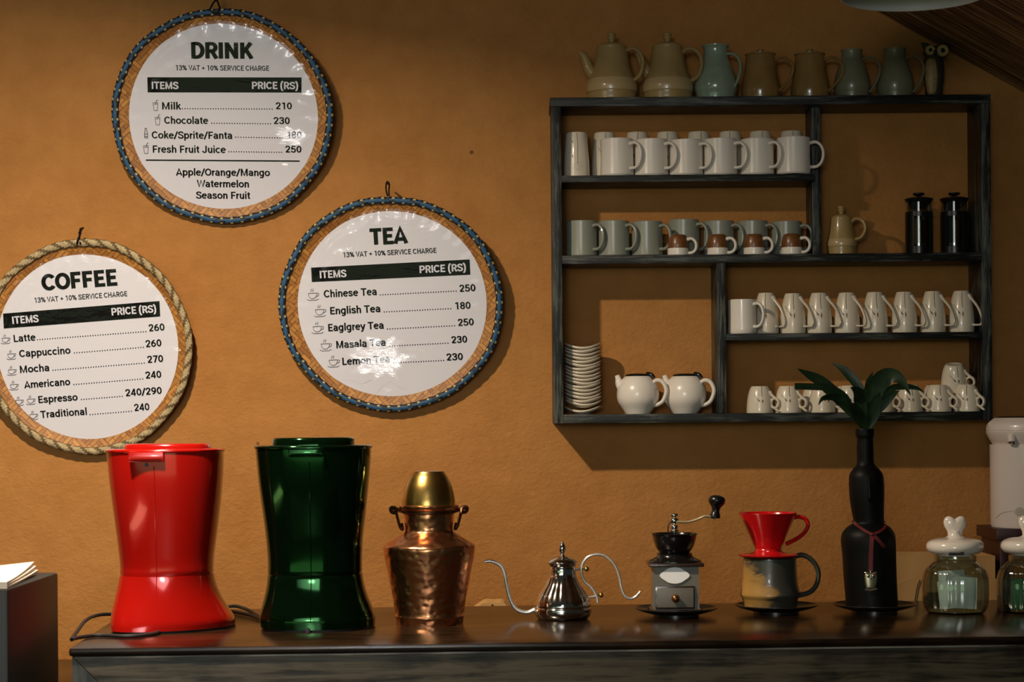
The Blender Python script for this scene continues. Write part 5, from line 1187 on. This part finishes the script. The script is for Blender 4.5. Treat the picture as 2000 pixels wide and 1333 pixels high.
def sachet(pj, cx, cz, w_, h_, yy, rz, ry, m, label, grp):
    bm = bmesh.new(); n_ = 8; A = []
    for i in range(n_ + 1):
        row = []
        for k in range(n_ + 1):
            u, v = i / n_ - 0.5, k / n_ - 0.5; bul = 0.004 * cos(pi * u) * cos(pi * v)
            row.append((u * w_, bul + 0.0012 * sin(u * 22 + cx), v * h_))
        A.append(row)
    F_ = [[bm.verts.new((x, -y_, z)) for x, y_, z in r_] for r_ in A]; B_ = [[bm.verts.new((x, y_ + 0.0008, z)) for x, y_, z in r_] for r_ in A]
    for G in (F_, B_):
        for i in range(n_):
            for k in range(n_): bm.faces.new((G[i][k], G[i + 1][k], G[i + 1][k + 1], G[i][k + 1]))
    for i in range(n_):
        for X0, X1 in (((i, 0), (i + 1, 0)), ((i, n_), (i + 1, n_)), ((0, i), (0, i + 1)), ((n_, i), (n_, i + 1))):
            bm.faces.new((F_[X0[0]][X0[1]], F_[X1[0]][X1[1]], B_[X1[0]][X1[1]], B_[X0[0]][X0[1]]))
    o_ = tag(obj('sachet', bm, m, None, 60, loc=(pj.X + cx, pj.y + yy, pj.zb + cz)), label, 'sachet', grp); o_.rotation_euler = (R(-6), R(ry), R(rz)); return o_
gs = 'white sachets in the jar'
sachet(pj, 0.008, 0.045, 0.062, 0.066, -0.030, 6, 4, m_sachet, 'white paper sachet standing at front in the glass jar', gs)
sachet(pj, -0.012, 0.040, 0.052, 0.058, -0.014, -10, -6, m_sachet, 'white paper sachet leaning left behind the front one in jar', gs)
sachet(pj, 0.006, 0.050, 0.058, 0.062, 0.004, 12, 8, m_sachet, 'white paper sachet in the middle of the glass jar', gs)
sachet(pj, -0.002, 0.058, 0.055, 0.060, 0.022, -4, -3, m_sachet, 'white paper sachet standing highest at the back of the jar', gs)
for i, (cx, yy, rz) in enumerate(((-0.026, -0.026, -14), (-0.004, -0.034, 0), (-0.012, -0.012, 6), (0.010, 0.006, 4))):
    sachet(pj2, cx, 0.040, 0.040, 0.064, yy, rz, 0, m_tea, 'green tea sachet in the right-edge jar, ' + ['left of front pair', 'right of front pair', 'middle one', 'rearmost one'][i], 'green sachets in the jar')
# dark torn label on first lid
bm = bmesh.new(); prism(bm, [(pj.x(1842), pj.z(1082)), (pj.x(1872), pj.z(1081.5)), (pj.x(1871), pj.z(1074)), (pj.x(1862), pj.z(1077)), (pj.x(1843), pj.z(1076.5))], -pj.r(53), -pj.r(51.5)); obj('paper_tab', bm, M('dark paper tab', (0.012, 0.014, 0.011), 0.6), j1, smooth=0)

# ------------------------------------------------------------------ airpot and cartons behind the bar
yA = -0.30; p = Pix(2024, yA, ZK); zst = p.z(1029); zap = p.zb + zst
st = thing('dispenser_stand', 'dark red-brown stand under the cream airpot', 'stand', (p.X, yA, ZK))
m_std = M('dark red brown lacquer', (0.030, 0.007, 0.005), 0.4)
bm = bmesh.new(); box(bm, (p.x(1928), -0.10, zst - 0.026), (p.x(2120), 0.10, zst), 0.002); obj('stand_top', bm, m_std, st)
for xx in (1936, 2092):
    bm = bmesh.new(); box(bm, (p.x(xx), -0.09, 0), (p.x(xx + 20), 0.09, zst - 0.0262), 0.002); obj('stand_side', bm, m_std, st)
q = Pix(2024, yA, zap); ap = thing('airpot', 'cream airpot drink dispenser with spout, cut off by right picture edge', 'airpot', q.loc)
bm = bmesh.new(); z1, z2 = q.z(868), q.z(840)
lathe(bm, [(0, 0), (q.r(86), 0), (q.r(88), 0.006), (q.r(88.5), z1), (0, z1)], 64, sy=0.9); bd = obj('airpot_body', bm, m_air, ap)
bm = bmesh.new(); lathe(bm, sm([(q.r(80), z1 - 0.004), (q.r(88), q.z(860)), (q.r(94), q.z(848)), (q.r(95.5), q.z(843)), (q.r(95.5), q.z(843)), (q.r(94.5), q.z(841.5)), (q.r(95.5), q.z(840)), (q.r(95.5), q.z(840)), (q.r(93), q.z(829)), (q.r(84), q.z(820)), (q.r(70), q.z(815)), (0, q.z(814))], 4), 64, sy=0.92); hd = obj('airpot_head', bm, m_air, ap)
bm = bmesh.new(); lathe(bm, sm([(q.r(82), q.z(822)), (q.r(80), q.z(818)), (q.r(66), q.z(813.3)), (0, q.z(812.8))], 4), 48, sy=0.92); obj('control_panel', bm, m_bplastic, hd)
bm = bmesh.new(); tube(bm, [(q.x(1962), -q.r(60), q.z(850)), (q.x(1961.5), -q.r(64), q.z(863))], [q.r(9.5), q.r(8)], 16); spt = obj('spout', bm, m_air, hd)
bm = bmesh.new(); tube(bm, [(q.x(1961.5), -q.r(64), q.z(863)), (q.x(1961.4), -q.r(64.2), q.z(866.5))], [q.r(8.3), q.r(7.6)], 16); obj('spout_tip', bm, m_chrome, spt)
prb = rfun([(q.r(88), 0), (q.r(88.5), z1)])
bm = bmesh.new(); pa = lambda x, y_: (q.x(x), q.z(y_))
paint(bm, prb, [pa(1938.5, 1012), pa(1946, 1001), pa(1956, 997), pa(1966, 996.5)], [0.0004, 0.0007, 0.0004], 0, sy=0.9); paint(bm, prb, [pa(1984, 1000), pa(1990, 994), pa(1989, 985)], [0.0003, 0.0006, 0.0003], 0, sy=0.9)
for k in range(9):
    a = k * 0.7; paint(bm, prb, [pa(1975, 997), pa(1975 + 4.5 * cos(a), 997 + 5 * sin(a)), pa(1975 + 9 * cos(a), 997 + 9.5 * sin(a))], [0.001, 0.0042, 0.0012], 0, sy=0.9, off=0.0006 + k * 0.00005)
obj('flower_print', bm, m_flower, bd)
# long open carton
yK = -0.40
def carton(label, xa, xb, ytop, yf, dep, flap=None, slit=None):
    q = Pix((xa + xb) / 2, yf, ZK); h_ = q.z(ytop); w_ = (xb - xa) / 2 / q.s
    root = thing('cardboard_carton', label, 'carton', (q.X, yf + dep / 2, ZK)); bm = bmesh.new(); t_ = 0.004; d2 = dep / 2
    box(bm, (-w_, -d2, 0), (w_, d2, t_))
    box(bm, (-w_, -d2, t_), (-w_ + t_, d2, h_)); box(bm, (w_ - t_, -d2, t_), (w_, d2, h_)); box(bm, (-w_ + t_, -d2, t_), (w_ - t_, -d2 + t_, h_)); box(bm, (-w_ + t_, d2 - t_, t_), (w_ - t_, d2, h_))
    obj('carton_body', bm, m_card, root, smooth=0)
    return root, q, h_, w_, d2
root, q, h_, w_, d2 = carton('open tan cardboard carton behind the bar, between bottle and jars', 1738, 1945, 1087, -0.42, 0.16)
bm = bmesh.new(); zf = [q.z(1133), q.z(1122), q.z(1172)]
prism(bm, [(q.x(1745), q.z(1178)), (q.x(1745), q.z(1134)), (q.x(1778), q.z(1122)), (q.x(1800), q.z(1122)), (q.x(1800), q.z(1178))], -d2 - 0.014, -d2 - 0.010); fl = obj('front_flap', bm, m_card, root, smooth=0); fl.rotation_euler.x = R(3); fl.location.y = -0.006
bm = bmesh.new(); tube(bm, [(q.x(1792), -d2 - 0.0165, q.z(1126)), (q.x(1787), -d2 - 0.0165, q.z(1140)), (q.x(1782), -d2 - 0.0165, q.z(1168))], 0.0012, 6, 4); obj('crease', bm, M('dark crease', (0.03, 0.015, 0.006), 0.8), fl)
bm = bmesh.new(); prism(bm, [(q.x(1931), q.z(1178)), (q.x(1931), q.z(1131)), (q.x(1946), q.z(1131)), (q.x(1946), q.z(1178))], -d2 - 0.014, -d2 - 0.010); fl = obj('front_flap', bm, m_card, root, smooth=0); fl.location.y = -0.006
# small carton just showing over the bar left of the kettle
q = Pix(962, -0.36, ZK); root = thing('cardboard_box', 'tan cardboard box top just showing over the bar left of kettle', 'box', q.loc); bm = bmesh.new(); zt_ = q.z(1175.5); zl = q.z(1190)
prism(bm, [(q.x(922), 0), (q.x(1002), 0), (q.x(1002), zl), (q.x(986), zt_ + 0.0), (q.x(980), zt_ + 0.0025), (q.x(968), zt_ + 0.001), (q.x(952), zt_ + 0.002), (q.x(944), zt_), (q.x(922), zl)], -0.05, 0.05); obj('box_body', bm, m_card, root, smooth=0)
bm = bmesh.new(); box(bm, (-0.0018, -0.0512, zt_ - 0.012), (0.0018, -0.0498, zt_ - 0.002)); bmesh.ops.rotate(bm, verts=bm.verts, cent=(0, 0, zt_ - 0.007), matrix=Matrix.Rotation(R(18), 3, 'Y')); obj('slot', bm, m_black, root, smooth=0)

# ------------------------------------------------------------------ black cabinet at left with napkins
yf_, yb_ = -1.50, -1.11
a = P(15, 1152, yf_); bx = thing('black_cabinet', 'black box-shaped cabinet cut off by left picture edge, napkins on top', 'cabinet', (a.x - 0.22, (yf_ + yb_) / 2, 0))
bm = bmesh.new(); box(bm, (-0.22, (yf_ - yb_) / 2, 0.03), (0.22, (yb_ - yf_) / 2, a.z), 0.006); obj('cabinet_body', bm, M('satin black cabinet paint', (0.006, 0.007, 0.006), 0.45, spec=0.35), bx)
bm = bmesh.new(); box(bm, (-0.20, -0.17, 0.0), (0.20, 0.17, 0.0302)); obj('plinth', bm, m_brubber, bx)
pz = a.z
def napkin(k, label):
    bm = bmesh.new(); n_ = 10; x1 = a.x - 0.004; yy0, yy1 = yf_ + 0.012, yf_ + 0.335 - k * 0.004
    x0 = a.x - 0.16
    G = []
    for i in range(n_ + 1):
        row = []
        for j in range(n_ + 1):
            u, v = i / n_, j / n_
            x = x0 + (x1 - x0) * u - (0.022 + 0.003 * k) * v * u; y = yy0 + (yy1 - yy0) * v
            z = 0.0042 * k + 0.013 * v * v * u * (0.4 + 0.3 * k)
            row.append((x, y, z))
        G.append(row)
    T_ = [[bm.verts.new((x, y, z + 0.0036)) for x, y, z in r_] for r_ in G]; B_ = [[bm.verts.new((x, y, z)) for x, y, z in r_] for r_ in G]
    for i in range(n_):
        for j in range(n_):
            bm.faces.new((T_[i][j], T_[i + 1][j], T_[i + 1][j + 1], T_[i][j + 1])); bm.faces.new((B_[i][j], B_[i][j + 1], B_[i + 1][j + 1], B_[i + 1][j]))
    for i in range(n_):
        for X0, X1 in (((i, 0), (i + 1, 0)), ((i, n_), (i + 1, n_)), ((0, i), (0, i + 1)), ((n_, i), (n_, i + 1))):
            bm.faces.new((T_[X0[0]][X0[1]], T_[X1[0]][X1[1]], B_[X1[0]][X1[1]], B_[X0[0]][X0[1]]))
    tag(obj('folded_napkin', bm, M('white cotton napkin', (0.80, 0.72, 0.62), 0.8), None, 50, loc=(0, 0, pz + 0.0005)), label, 'napkin', 'folded napkins on the black cabinet')
napkin(0, 'white folded napkin, lowest on the black cabinet'); napkin(1, 'white folded napkin, middle of the three on black cabinet'); napkin(2, 'white folded napkin, topmost on the black cabinet')
